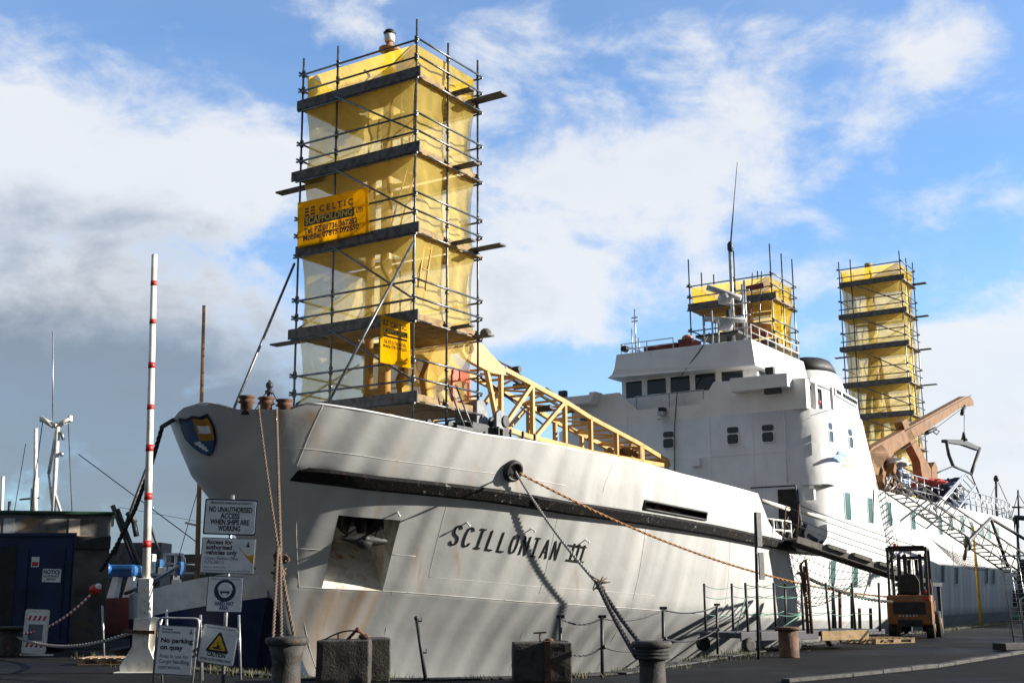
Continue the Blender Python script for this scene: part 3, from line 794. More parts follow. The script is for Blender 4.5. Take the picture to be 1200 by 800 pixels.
mb = MB(); mb.box(24.45, 24.8, .35, .62, 8.02, 8.18); mb.bar(W(24.6, .2, 7.9), W(24.6, .7, 7.9), .05); mb.build('deck_camera', 'galv', ship, .01)
mb = MB(); mb.box(24.5, 24.75, .36, .6, 8.2, 8.34); mb.build('deck_lamp', 'black', ship, .01)
mb = MB(); mb.tube([W(24.78, -.1, 8.9), W(24.76, .05, 7.6), W(24.76, .15, 4.6)], .018, 5); mb.tube([W(24.78, -.1, 9.3), W(24.95, -1.15, 10.6), W(25.3, -1.3, 11.2)], .02, 5); mb.build('cable_run', 'darksteel', ship)
# front windows, each a top light over a lower pane
for x, y in ((783.5, 515.5), (859, 510.5), (900, 508)):
    v, z = at_u(x, y, 24.8)
    o = pane(None, W(24.796, v, z-.12), -S, Z, -D, .44, .36, .09, .03, 'window', sup, 'glass', 'white', .03)
    pane(None, W(24.796, v, z+.22), -S, Z, -D, .44, .22, .08, .03, 'top_light', o, 'glass')
for z0_, z1_, v0_, v1_ in ((6.32, 6.335, -4.3, 4.3), (3.9, 3.912, -4.3, 4.3), (2.8, 7.84, 1.9, 1.912), (2.8, 7.84, -1.4, -1.388), (2.8, 7.84, -3.1, -3.088)):
    mb = MB(); mb.box(24.793, 24.8, v0_, v1_, z0_, z1_); mb.build('weld_seam', 'white', sup)
mb = MB(); mb.tube([W(24.74, 2.9, 7.8), W(24.74, 2.9, 4.2)], .03, 6); mb.build('drain_pipe', 'white', sup)
mb = MB(); mb.tube([W(24.74, -4.35, 7.8), W(24.74, -4.35, 5.2)], .022, 6); mb.build('conduit', 'white', sup)
mb = MB(); mb.box(24.62, 24.8, -1.0, -.65, 6.0, 6.3); mb.build('vent_box', 'white', sup, .01)
# side windows above: narrow rounded ports; lower rows green tinted
for x, y in ((973.2, 507), (996.5, 514)):
    u, z = at_v(x, y, -5.88); o = pane(None, W(u, -5.884, z-.14), D, Z, -S, .42, .40, .1, .03, 'window', sup, 'glass', 'white', .03)
    pane(None, W(u, -5.884, z+.24), D, Z, -S, .42, .24, .1, .03, 'top_light', o, 'glass')
for x, y, h, w in ((994.5, 593, 1.0, .62), (1021, 598, .96, .6), (1041.5, 602, .9, .6), (1069.5, 609, .8, .6), (1101.5, 616, .78, .6), (1114, 612, .78, .6), (1127.5, 614, .78, .6), (1138.5, 620, .74, .6), (1150.6, 622, .74, .6), (1158.6, 623, .74, .6), (1168.5, 625, .7, .6),
                   (977.5, 670.5, .82, .55), (1004, 675, .8, .55), (1030, 667, .6, .5), (1105.6, 672, .75, .6), (1122, 674, .75, .6), (1157, 674, .75, .6), (1165, 675.5, .75, .6)):
    u, z = at_v(x, y, -5.93); b = bhull(u, z)
    n_ = (HP(u, z, .2)-HP(u, z)).normalized(); up_ = Z-n_*Z.dot(n_); up_.normalize(); ex_ = up_.cross(n_).normalized()
    par = hull
    pane(None, HP(u, z, .004) if u > 31 or z < 3.8 else W(u, -5.882, z), ex_, up_, n_, w, h, .07, .03, 'window', par, 'greenglass', 'white', .03)
# faded mark: two blue and two red ribbons
mb = MB(); i = 0
for (x, y, w, h, c) in ((988, 532, 9, 4, 0), (983, 537, 9, 4.5, 0), (995.5, 540, 8.5, 3.5, 1), (993, 546, 10, 3.8, 1)):
    mb.mi = c; top_ = []; bo = []
    for k in range(9):
        t = k/8-.5; yy = y+t*4.5+math.sin(k/8*2*math.pi)*(1.0 if c else -1.)*.7
        ua, za = at_v(x+t*w, yy-h/2, -5.895); ub, zbx = at_v(x+t*w-1.2, yy+h/2, -5.895)
        top_.append(W(ua, -5.888, za)); bo.append(W(ub, -5.888, zbx))
    for k in range(8): mb.prism([top_[k], top_[k+1], bo[k+1], bo[k]], -S*.006)
mb.build('ribbon_mark', ['logoblue', 'logored'], sup)
# funnel
mb = MB(); fc_ = at_v(950, 440, -1.2); c = W(fc_[0], -1.2, 0); zf = fc_[1]
mb.lathe(c, [(2.6, 5.2), (1.55, zf-1.2), (1.3, zf-.3), (1.08, zf+.05)], 28, a=D, sx=1.5, sy=1.); fun = mb.build('funnel', 'white', ship)
mb = MB(); mb.lathe(c, [(1.12, zf+.02), (1.02, zf+.35), (.86, zf+.62), (.7, zf+.7), (.55, zf+.66)], 28, a=D, sx=1.5, sy=1.); mb.build('funnel_cap', 'black', fun)
mb = MB(); mb.box(30.9, 43, -2.6, 3.0, 5.1, 7.9); mb.build('casing', 'white', ship)
# doorway and fittings seen through the shell opening
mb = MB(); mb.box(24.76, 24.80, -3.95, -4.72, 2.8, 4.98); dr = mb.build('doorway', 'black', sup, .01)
mb = MB(); mb.box(24.62, 24.8, -5.0, -5.35, 4.55, 4.95); mb.build('junction_box', 'white', sup, .01)
mb = MB(); mb.bar(W(24.6, -3.0, 5.08), W(24.6, -4.7, 5.08), .05); mb.bar(W(24.6, -4.7, 5.1), W(24.4, -5.0, 3.0), .05); mb.build('door_frame_rail', 'darksteel', sup)
mb = MB(); mb.tube([W(18.3, -5.86, 4.12), W(20.6, -5.88, 3.98)], .07, 8); mb.build('boarding_rail', 'railwhite', ship); mb = MB(); mb.tube([W(22.2, -5.88, 3.92), W(24.5, -5.88, 3.84)], .07, 8)
mb.build('boarding_rail', 'railwhite', ship)
railing('side_deck_railing', [W(18.8, -5.75, 2.9), W(21.0, -5.78, 2.9)], .7, .8, ship, 'railwhite', .03, (1., .55))
mb = MB()
for k in range(26):
    random.seed(k); c = W(random.uniform(19.3, 24.4), random.uniform(-5.5, -4.7), random.uniform(2.8, 3.2)); mb.tube([c, c+Vector((random.uniform(-.3, .3), random.uniform(-.3, .3), random.uniform(.2, .8)))], random.uniform(.03, .09), 6)
mb.build('deck_gear', 'darksteel', ship)
# aft rails and flagstaff
railing('aft_railing', [W(34+1.2*i, -bhull(34+1.2*i, 5.2)+.1, 5.25) for i in range(24)], 1.0, 1.2, ship, 'galv', .028, (1., .7, .35))
u, z = at_v(1168, 606, -4.5); mb = MB(); t_ = at_v(1168, 558, -4.5); mb.tube([W(u, -4.5, 5.1), W(t_[0]-.2, -4.5, t_[1])], .08, 8); mb.lathe(W(t_[0]-.2, -4.5, t_[1]-.35), [(.05, 0), (.16, .08), (.16, .25), (.06, .4)], 8)
mb.tube([W(t_[0]-.2, -4.5, t_[1]-.4), W(u-3, -4.5, 5.8)], .015, 4); mb.tube([W(t_[0]-.2, -4.5, t_[1]-.4), W(u+4, -3.5, 5.4)], .015, 4)
mb.build('flagstaff', 'darksteel', ship)
# ------------------------------------------------------------------ foredeck crane
fm = MB(); fm.tube([W(7.2, .08, 4.), W(7.2, .08, 15.6)], .18, 14, .14); fm.tube([W(7.2, .62, 4.), W(7.2, .62, 12.9)], .12, 10)
for zz in (6.6, 8.7, 10.8, 12.6): fm.bar(W(7.2, .08, zz), W(7.2, .62, zz), .16)
fm.lathe(W(7.2, .08, 15.5), [(.20, 0), (.20, .35), (.13, .4), (.13, .75)], 14)
fm = fm.build('foremast', 'yellow', ship)
mb = MB(); mb.lathe(W(7.2, .08, 16.2), [(.10, 0), (.30, .04), (.30, .09), (.1, .12), (.09, .3)], 16); mb.bar(W(7.2, .08, 15.75), W(7.2, .42, 15.75), .05); mb.bar(W(7.2, .42, 15.75), W(7.2, .42, 15.95), .05)
mb.build('mast_collar', 'tan', fm)
mb = MB(); mb.lathe(W(7.2, .08, 16.5), [(.13, 0), (.15, .05), (.15, .22)], 14); mb.build('mast_lamp', 'signwhite', fm)
mb = MB(); mb.lathe(W(7.2, .08, 16.72), [(.16, 0), (.18, .05), (.12, .13), (.06, .15)], 14); mb.lathe(W(7.2, -.28, 15.85), [(.12, 0), (.14, .15), (.1, .3)], 10); mb.build('lamp_cap', 'black', fm)
bo = MB()
UPC = [(563, 401), (591, 433), (621, 449), (662, 471), (692, 490), (747, 519), (783, 541)]
LOC = [(591, 502), (618, 511), (665, 523), (692, 530), (747, 540), (783, 546)]
def chord(L, v): return [W(*(lambda q: (q[0], v, q[1]))(at_v(x, y, v if v < 0 else v))) for x, y in L]
nu = [at_v(x, y, -.7) for x, y in UPC]; nl = [at_v(x, y, -.7) for x, y in LOC]
def U_(q, v): return W(q[0], v, q[1])
for v in (-.7, .65):
    for L in (nu[1:], nl):
        for a, b in zip(L, L[1:]): bo.bar(U_(a, v), U_(b, v), .13, .15)
def top_at(u): return lerp_t(nu, u)
def bot_at(u): return lerp_t(nl, u)
uu = [at_v(x, 500, -.7)[0] for x in (587, 624, 662, 692, 722, 750)]
for v in (-.7, .65):
    for i, u in enumerate(uu): bo.bar(W(u, v, bot_at(u)), W(u, v, top_at(u)), .13, .12, up=D)
    for a, b in ((uu[0], uu[1]), (uu[1], uu[2])): bo.bar(W(a+.1, v, bot_at(a)), W(b, v, top_at(b)), .12, .12)
    bo.bar(W(uu[0]-1.0, v, top_at(uu[0]-.9)), W(uu[0]-.15, v, bot_at(uu[0])), .13, .12)
for i in range(14):
    u = uu[0]+(nu[-1][0]-uu[0]-.3)*i/13; bo.bar(W(u, -.7, top_at(u)-.05), W(u, .65, top_at(u)-.05), .07); bo.bar(W(u, -.7, bot_at(u)), W(u, .65, bot_at(u)), .07)
    if i < 13: u2 = uu[0]+(nu[-1][0]-uu[0]-.3)*(i+1)/13; bo.bar(W(u, -.7 if i % 2 else .65, top_at(u)-.05), W(u2, .65 if i % 2 else -.7, top_at(u2)-.05), .06)
e = nu[-1]; bo.lathe(W(e[0]-.2, .7, (e[1]+nl[-1][1])/2), [(.22, 0), (.22, 1.45)], 16, ax=-S)
bo.bar(U_(nl[-1], -.7), U_(nu[-1], -.7), .14); bo.box(uu[-1]-.1, uu[-1]+.2, -.75, -.68, bot_at(uu[-1]), top_at(uu[-1]))
boom = bo.build('crane_boom', 'yellow', ship, .01)
mb = MB(); heel = [(551, 398), (546, 400.5), (541.5, 405), (541, 412), (545, 419), (551, 424), (560, 429), (575, 437), (591, 440), (593, 433), (580, 420), (570, 409), (562, 402), (556, 398)]
for v in (-.78, .6): mb.prism([U_(at_v(x, y, -.75), v) for x, y in heel], S*.14)
mb.build('boom_heel', 'yellow', boom, .01)
mb = MB(); c = U_(at_v(550, 408, -.8), -.86); mb.lathe(c, [(.15, 0), (.15, .1)], 16, ax=S); mb.lathe(c-S*.02, [(.07, 0), (.07, .06)], 10, ax=S); mb.build('pivot_pin', 'orange', boom)
mb = MB()      # king post arm sweeping from the mast to the boom heel
arm = [(541, 404), (528, 402), (513, 409), (508, 420), (513, 436), (524, 449), (528, 440), (520, 428), (520, 418), (527, 412), (541, 413)]
for v in (-.5, .3): mb.prism([U_(at_v(x, y, -.6), v) for x, y in arm], S*.2)
arm2 = [(508, 420), (500, 440), (505, 470), (512, 497), (518, 497), (512, 470), (509, 445), (517, 432)]
for v in (-.5, .3): mb.prism([U_(at_v(x, y, -.6), v) for x, y in arm2], S*.18)
for a, b in zip([(520, 432), (545, 452)], [(545, 452), (560, 470)]): mb.bar(U_(at_v(*a, -.6), -.4), U_(at_v(*b, -.6), -.4), .2)
mb.build('kingpost_arm', 'yellow', ship, .01)
mb = MB()
for a, b, r in (((579, 421), (604, 433), .03), ((604, 433), (612, 441), .025), ((560, 440), (600, 468), .04), ((596, 442), (660, 478), .05), ((640, 455), (700, 498), .04), ((575, 450), (640, 500), .03)):
    mb.tube([U_(at_v(*a, 0.), 0), U_(at_v(*b, 0.), 0)], r, 6)
for x, y in ((603, 433), (612, 452), (640, 478), (690, 492), (672, 480)): mb.tube([U_(at_v(x, y, 0), -.2), U_(at_v(x, y, 0), .3)], .1, 8)
mb.build('boom_hydraulics', 'darksteel', boom)
mb = MB()      # drum on the boom end + windows behind
for x, y in ((735, 530),): c = U_(at_v(x, y, 0.), -.3); mb.lathe(c, [(.28, 0), (.34, .02), (.34, .1), (.2, .12), (.2, .5), (.34, .52), (.34, .6), (.28, .62)], 16, ax=S)
mb.build('cable_drum', 'orange', boom)
# operator's frame, winches, ladder
mb = MB(); cu_, cz = at_v(540, 441, -1.5); cu2, cz2 = at_v(540, 476, -1.5)
def fr(u, z, w, h): 
    mb.bar(W(u-w/2, -1.5, z+h/2), W(u+w/2, -1.5, z+h/2), .10); mb.bar(W(u-w/2, -1.5, z-h/2), W(u+w/2, -1.5, z-h/2), .10)
mb.box(cu_-.38, cu_+.38, -1.54, -1.46, cz-.13, cz+.13); mb.box(cu2-.36, cu2+.36, -1.54, -1.46, cz2-.09, cz2+.11)
mb.bar(W(cu_+.38, -1.5, cz), W(cu2+.36, -1.5, cz2), .07); mb.bar(W(cu_-.38, -1.5, cz), W(cu2-.36, -1.5, cz2), .07)
mb.bar(W(cu_+.1, -1.5, cz), W(cu_+.1, -1.5, cz2), .06)
mb.build('operator_frame', 'orangered', ship)
mb = MB()
random.seed(3)
for (x, y, w, h, v) in ((552, 502, .7, .9, -2.0), (535, 506, .8, .7, -2.2), (508, 503, .9, .5, -1.6), (540, 500, .4, .8, -1.2), (582, 506, .3, .9, -2.)):
    u, z = at_v(x, y, v); c = W(u, v, z); mb.frame(c, D, S, Z, -w/2, w/2, -.3, .3, -h, .12)
for (x, y, r, v) in ((588, 494, .16, -2.3), (523, 499, .12, -2.2), (498, 496, .1, -2.)):
    u, z = at_v(x, y, v); mb.lathe(W(u, v-.15, z), [(r, 0), (r, .08), (r*.5, .1), (r*.5, .4), (r, .42), (r, .5)], 14, ax=S)
for u in (8.6, 9.2, 9.8, 10.4): mb.tube([W(u, -2.6, 4.1), W(u, -2.6, 5.6)], .04)
mb.build('winch_gear', 'darksteel', ship, .015)
mb = MB(); u, z = at_v(592, 484, -2.4); mb.prism([U_(at_v(x, y, -2.4), -2.4) for x, y in ((582, 484), (586, 480), (592, 484), (594, 494), (590, 503), (582, 500))], S*.1); mb.build('winch_guard', 'graypaint', ship, .01)
mb = MB(); mb.prism([U_(at_v(x, y, -2.), -2.) for x, y in ((559, 470), (563, 467), (568, 470), (572, 480), (573, 506), (559, 504))], S*.7); mb.build('winch_housing', 'graypaint', ship, .03)
# ------------------------------------------------------------------ aft deck crane (brown)
VC = -5.0
def q5(x, y, v=VC): u, z = at_v(x, y, v); return W(u, v, z)
mb = MB(); mb.prism([q5(1020, 528), q5(1033, 520), q5(1042, 530), q5(1046, 560), q5(1040, 592), q5(1030, 590), q5(1026, 560)], S*.9)
mb.bar(q5(1030, 560, -5.4), q5(1046, 590, -5.4), .35); mb.bar(q5(1046, 545, -5.4), q5(1036, 592, -5.4), .3)
ac = mb.build('crane_pedestal', 'orange', ship, .02)
mb = MB(); mb.prism([q5(1018, 531), q5(1022, 524), q5(1131, 464), q5(1137, 464), q5(1141, 470), q5(1141, 475), q5(1133, 476), q5(1127, 477), q5(1048, 530), q5(1042, 545), q5(1028, 548)], S*.36)
mb.build('crane_jib', 'orange', ac, .02)
mb = MB(); mb.prism([q5(1057, 494), q5(1063, 490), q5(1066, 500), q5(1080, 528), q5(1091, 549), q5(1092, 566), q5(1082, 566), q5(1078, 540), q5(1064, 512)], S*.4)
mb.prism([q5(1092, 548), q5(1096, 541), q5(1099, 548), q5(1099, 568), q5(1092, 568)], S*.4)
mb.build('crane_stay', 'orange', ac, .02)
mb = MB(); mb.tube([q5(1130, 476), q5(1127, 485)], .12, 8, .1); mb.tube([q5(1138, 463), q5(1060, 505)], .02, 4); mb.tube([q5(1128, 478), q5(1088, 508), q5(1045, 535)], .02, 4); mb.tube([q5(1086, 507), q5(1096, 502)], .1, 6)
mb.tube([q5(1096, 503), q5(1101, 505), q5(1098, 509), q5(1094, 506)], .03, 5)
mb.build('hoist_block', 'black', ac)
# hanging cargo frame
VF = -5.0
mb = MB(); P = {k: q5(*k, VF) for k in ((1130, 485), (1130, 517), (1109, 516), (1148, 525), (1117, 546), (1138, 555), (1098, 554), (1152, 590), (1143, 540))}
mb.tube([P[(1130, 485)], P[(1130, 517)]], .02, 4)
mb.prism([q5(1109, 514.5), q5(1130, 515), q5(1149, 524), q5(1148, 527.5), q5(1130, 521), q5(1109, 518)], S*.25)
mb.lathe(q5(1130, 516), [(.2, 0), (.12, .2), (.05, .45)], 8)
mb.tube([P[(1109, 516)], q5(1112, 533), P[(1117, 546)]], .09, 6); mb.tube([P[(1148, 525)], P[(1143, 540)], P[(1138, 555)]], .10, 6)
mb.tube([P[(1117, 546)], P[(1138, 555)]], .06, 6); mb.tube([P[(1117, 546)], P[(1098, 554)]], .04, 5); mb.tube([P[(1138, 555)], P[(1152, 590)]], .04, 5)
tag(mb.build('lifting_frame', 'darksteel'), 'dark steel five sided lifting frame hanging from the brown crane hook', 'lifting frame')
# heaps on the deck edge
def heap(name, label, cat, pts, r, m, v=-5.2, seed=0, sq=.8):
    rnd = random.Random(seed); bmx = bmesh.new()
    mb = MB()
    cs = [q5(x, y, v) for x, y in pts]
    lo_ = Vector((min(c.x for c in cs), min(c.y for c in cs), min(c.z for c in cs))); hi_ = Vector((max(c.x for c in cs), max(c.y for c in cs), max(c.z for c in cs)))
    ctr_ = (lo_+hi_)/2; half = (hi_-lo_)/2+Vector((r, r, r*sq))
    n = 14
    vs = []; fs = []
    for i in range(n+1):
        t = math.pi*i/n
        for j in range(2*n):
            p = math.pi*j/n; d = Vector((math.sin(t)*math.cos(p), math.sin(t)*math.sin(p), math.cos(t)))
            k = 1+.42*(mnoise.noise(d*2.1+Vector((seed*3.1, 0, 0))))+.22*mnoise.noise(d*5+Vector((seed, 2, 0)))
            vs.append(ctr_+Vector((d.x*half.x, d.y*half.y, d.z*half.z))*k)
    for i in range(n):
        for j in range(2*n): fs.append((i*2*n+j, (i+1)*2*n+j, (i+1)*2*n+(j+1) % (2*n), i*2*n+(j+1) % (2*n)))
    mb.add(vs, fs, True); return tag(mb.build(name, m), label, cat)
heap('cloth_bundle', 'bundled pale blue cloth sheeting heaped beside the brown crane foot', 'bundle', [(1052, 556), (1056, 570)], .35, 'paleblue', seed=1)
heap('cloth_bundle', 'crumpled white sheet lying on top of the heap by the brown crane', 'bundle', [(1044, 541), (1052, 543)], .25, 'whitecloth', seed=2)
heap('equipment_bag', 'dark bag of gear heaped at the foot of the brown crane', 'bag', [(1046, 575), (1052, 584)], .45, 'darksteel', seed=3)
heap('cloth_bundle', 'red cover bundled on the deck edge right of the brown crane', 'bundle', [(1068, 563), (1086, 568)], .26, 'redcloth', seed=5, sq=.6)
heap('tarpaulin', 'navy tarpaulin draped over cargo behind the red bundle', 'tarpaulin', [(1090, 570), (1100, 578)], .5, 'navy', seed=6)
heap('tarpaulin', 'dark tarpaulin piled beneath the hanging lifting frame', 'tarpaulin', [(1108, 568), (1114, 580)], .42, 'navy', seed=7)
heap('cargo_sack', 'mid blue sack standing at the aft end of the deck cargo', 'sack', [(1122, 580), (1125, 590)], .3, 'paleblue', seed=8)
rnd = random.Random(5)
t = thing('scrap_pipes', 'loose bundle of brown and grey pipes piled against the brown crane foot', 'pipes', q5(1038, 585))
for k in range(12):
    a = q5(rnd.uniform(1034, 1062), rnd.uniform(548, 565), -5.6); b = q5(rnd.uniform(1036, 1066), rnd.uniform(572, 592), -5.6)
    mb = MB(); mb.tube([a, b], rnd.uniform(.03, .06), 6); mb.build('pipe', rnd.choice(['orange', 'galv', 'darksteel', 'rust']), t)
# ------------------------------------------------------------------ gangways
def gangway_plank():
    a = q5(926, 630, -6.25); b0 = q5(1043, 669, -8.4); d = b0-a; e_ = a+d*1.28
    t = thing('gangway', 'narrow rope railed gangway sloping from the hull opening with net slung below', 'gangway', e_-Z*.2)
    side = d.cross(Z).normalized(); L = (e_-a).length; dn = d.normalized(); up_ = side.cross(dn)
    if up_.z < 0: up_ = -up_
    mb = MB(); mb.frame(a, dn, side, up_, 0, L, -.35, .35, -.06, 0)
    for s_ in (-.38, .38): mb.frame(a, dn, side, up_, 0, L, s_-.04, s_+.04, -.16, .04)
    for k in range(3): mb.frame(a+dn*(L*(.18+.2*k)), dn, side, up_, 0, .9, -.5, -.28, -.02, .10); mb.frame(a+dn*(L*(.18+.2*k)), dn, side, up_, .2, .9, .28, .5, -.02, .10)
    mb.build('walkway', 'board', t)
    mb = MB(); mb.frame(Vector((e_.x, e_.y, 0)), D, S, Z, -.4, .8, -.6, .6, e_.z-.2, e_.z-.08)
    for i in (-.3, .7):
        for j in (-.5, .5): mb.frame(Vector((e_.x, e_.y, 0)), D, S, Z, i-.05, i+.05, j-.05, j+.05, 0, e_.z-.2)
    mb.build('landing_platform', 'darksteel', t)
    n = int(L/2.6)
    for s_ in (-.36, .36):
        for k in range(n+1):
            p = a+dn*(L*k/n)+side*s_; mb = MB(); mb.tube([p, p+up_*1.05-dn*.12], .022, 6); mb.build('stanchion', 'rust', t)
        for h in (1.0, .55):
            mb = MB()
            for k in range(n): mb.tube(sag(a+dn*(L*k/n)+side*s_+up_*h-dn*.1, a+dn*(L*(k+1)/n)+side*s_+up_*h-dn*.1, .05, 6), .014, 4)
            mb.build('hand_rope', 'darkrope', t)
    mb = MB(); off_ = lambda k, f: a+dn*(L*.05+L*.72*k)+side*(-.45-1.0*f)-up_*(1.25*math.sin(f*math.pi/2)*(.35+.9*math.sin(math.pi*min(k*1.1, 1))))-Z*.1
    for i in range(9): mb.tube([off_(k/24, i/8) for k in range(25)], .009, 4)
    for k in range(20): mb.tube([off_(k/19, i/8) for i in range(9)], .009, 4)
    mb.build('safety_net', 'darkrope', t)
gangway_plank()
def gangway_truss():
    a = q5(1042, 574, -6.2); b0 = q5(1184, 668, -9.6); d = b0-a; e_ = a+d*((a.z-.4)/(a.z-b0.z))
    t = thing('gangway', 'long lattice truss gangway running down from beside the brown crane to the quay', 'gangway', e_-Z*.4)
    side = d.cross(Z).normalized(); L = (e_-a).length; dn = d.normalized(); up_ = side.cross(dn)
    if up_.z < 0: up_ = -up_
    mb = MB()
    for k in range(int(L/.3)): mb.frame(a+dn*(.3*k), dn, side, up_, 0, .05, -.4, .4, -.03, 0)
    mb.build('walkway', 'board', t)
    n = int(L/1.0)
    for s_ in (-.42, .42):
        mb = MB()
        for h in (0, .75): mb.frame(a, dn, side, up_, 0, L, s_-.025, s_+.025, h-.028, h+.028)
        for k in range(n): 
            p = a+dn*(L*k/n)+side*s_; q = a+dn*(L*(k+1)/n)+side*s_
            mb.tube([p, p+up_*.75], .022, 5); mb.tube([p+up_*.75*(k % 2), q+up_*.75*(1-k % 2)], .018, 5)
        mb.build('side_truss', 'darksteel', t)
    return t, a, dn, side, up_, L
t, a, dn, side, up_, L = gangway_truss()
mb = MB()
for p, q in (((1134, 634), (1161, 607)), ((1134, 634), (1130, 655)), ((1161, 607), (1215, 640)), ((1161, 607), (1181, 664)), ((1132, 640), (1150, 618))): mb.tube([q5(*p, -9.), q5(*q, -9.)], .07, 6)
mb.lathe(q5(1134, 637, -9.), [(.08, -.25), (.16, -.1), (.16, .15), (.08, .25)], 8)
mb.build('support_bracket', 'darksteel', t)
mb = MB()     # second slack net
off_ = lambda k, f: q5(1092+k*42, 632+k*18+math.sin(math.pi*k)*4, -7.5)-Z*(f*.9*(1-.3*k))+S*(-.8*f)
for i in range(7): mb.tube([off_(k/16, i/6) for k in range(17)], .009, 4)
for k in range(15): mb.tube([off_(k/14, i/6) for i in range(7)], .009, 4)
mb.build('safety_net', 'darkrope', t)
# barred steps standing on the deck edge
t = thing('deck_steps', 'tilted barred steel steps leaning over the deck edge under the lifting frame', 'steps', q5(1100, 600, -6.3))
mb = MB()
A = [q5(1132, 556, -6.0), q5(1143, 569, -6.0)]; B = [q5(1096, 598, -6.8), q5(1113, 609, -6.8)]
for i in range(2): mb.tube([A[i], B[i]], .05, 6)
mb.tube([q5(1128, 558, -6.3), q5(1094, 596, -7.1)], .05, 6)
mb.build('rail', 'galv', t)
for k in range(9):
    mb = MB(); f = k/8; mb.tube([A[0].lerp(B[0], f), A[1].lerp(B[1], f)], .03, 5); mb.build('rung', 'galv', t)
# ------------------------------------------------------------------ scaffolding
def billow(mb, A, B, Ct, Dd, nrm, amp, seed, nu=10, nv=8, pinch=.1):
    amp *= .8
    """sheet A-B (bottom) Dd-Ct (top), pulled inwards between its fixings"""
    vs = []; fs = []
    for j in range(nv+1):
        for i in range(nu+1):
            a, b = i/nu, j/nv; p = A.lerp(B, a).lerp(Dd.lerp(Ct, a), b)
            k = (abs(math.sin(math.pi*a))**.6)*(abs(math.sin(math.pi*b))**.7)
            p = p.lerp((A+B+Ct+Dd)/4, .0)+(B-A).normalized()*(pinch*((1-a)**3-a**3)*abs(math.sin(math.pi*b))**.8)
            k += .25*abs(math.sin(math.pi*b))*(abs(a-.5)*2)**2
            w = mnoise.noise(Vector((a*3.1+seed, b*2.7, seed*1.7)))*.7+.35*abs(mnoise.noise(Vector(((a+b*.6)*4.5+seed, b*1.2, 4.)))) +mnoise.noise(Vector((a*8+seed, b*7, seed)))*.15
            vs.append(p+nrm*(amp*k*(.8+w)+w*.05*k))
    for j in range(nv):
        for i in range(nu): q = j*(nu+1)+i; fs.append((q, q+1, q+nu+2, q+nu+1))
    mb.add(vs, fs, True)
def scaffold(label, group, u0_, u1_, vp, vs_, zb, zt, decks, fmid, amid, first_z, near=True, planks=(), netkey='net', braces=True, toe=True, skipnet=()):
    r = .03 if near else .035
    t = thing('scaffold_tower', label, 'scaffolding', W((u0_+u1_)/2, (vp+vs_)/2, zb), group)
    poles = [(u0_, vp, zt+.0), (u0_, fmid, zt-.05), (u0_, vs_, zt-.1), (amid, vp, zt-.12), (u1_, vp, zt-.06), (u1_, vs_, zt-.2), (u1_, fmid, zt-.35), (amid, vs_, zt-.4)]
    rnd = random.Random(int(abs(u0_)*10))
    gz = []
    for dz in decks: gz += [dz, dz+.50, dz+.98]
    for u, v, z in poles:
        mb = MB(); mb.tube([W(u, v, zb), W(u+rnd.uniform(-.02, .02), v+rnd.uniform(-.02, .02), z)], r, 8)
        if near:
            for g in gz+[zb+.8]:
                for q in (0, .12): mb.tube([W(u, v, g-.05+q), W(u, v, g+.02+q)], r*1.9, 6)
        mb.build('standard', 'tube', t)
    ov = .12
    def ledger(a, b, z, rr=r*.95): mb = MB(); mb.tube([a+Z*z, b+Z*z], rr, 6); mb.build('ledger', 'tube', t)
    W0 = lambda u, v: W(u, v, 0)
    for dz in decks:
        for h in (-.07, .50, .98):
            if h < 0 and dz == decks[0] and not near: continue
            ledger(W0(u0_-r*2, vp-ov), W0(u0_-r*2, vs_+ov), dz+h); ledger(W0(u0_-ov, vp-r*2), W0(u1_+ov, vp-r*2), dz+h+.06)
            if near or h > .9: ledger(W0(u1_+r*2, vp-ov), W0(u1_+r*2, vs_+ov), dz+h); ledger(W0(u0_-ov, vs_+r*2), W0(u1_+ov, vs_+r*2), dz+h+.06)
    for i, dz in enumerate(decks):
        if not braces: break
        z0_ = dz-.15; lo_ = decks[i-1]+.8 if i else None
        if i == 0: continue
        mb = MB(); mb.tube([W(u0_-.1, fmid, dz+.05), W(u0_-.1, vp, decks[i-1]+.55)], r, 6); mb.build('brace', 'tube', t)
        if near:
            mb = MB(); mb.tube([W(u0_+.2, vs_+.1, decks[i-1]+.3), W(u1_-.1, vs_+.1, dz-.3)], r, 6); mb.build('brace', 'tube', t)
        else:
            mb = MB(); mb.tube([W(u1_-.1, vp+.4, dz-.2), W(u1_-.1, fmid, decks[i-1]+.3)], r, 6); mb.build('brace', 'tube', t)
    for k, dz in enumerate(decks):
        mb = MB(); u = u0_-.06
        while u < u1_-.05:
            w = .225
            if abs(u+w/2-7.2) < .4 and near:
                mb.box(u, u+w-.012, vp-.05+rnd.uniform(-.06, .03), -.3, dz-.04, dz); mb.box(u, u+w-.012, .85, vs_+rnd.uniform(-.02, .1), dz-.04, dz)
            elif not (abs(u-u0_-(u1_-u0_)*.72) < .12 and rnd.random() < .5):
                mb.box(u, u+w-.012, vp-.05+rnd.uniform(-.06, .03), vs_+rnd.uniform(-.02, .12), dz-.04+rnd.uniform(0, .008), dz)
            u += w
        mb.build('platform', 'paleboard', t)
        if toe:
            mb = MB(); mb.frame(W(u0_-.11, 0, dz), D, S, Z, 0, .04, vp-.22, vs_+rnd.uniform(0, .25), -.05, .22); mb.build('toe_board', 'board', t)
            mb = MB(); mb.frame(W(0, vp+.05, dz), D, S, Z, u0_+.1, u1_+.05, 0, .035, -.02, .21); mb.build('toe_board', 'paleboard', t)
    # netting, lift by lift and face by face, tied inside the standards
    zl = [first_z]+list(decks[1:] if near else decks[1:])+[decks[-1]+1.0]
    i_ = .07; sd = 0
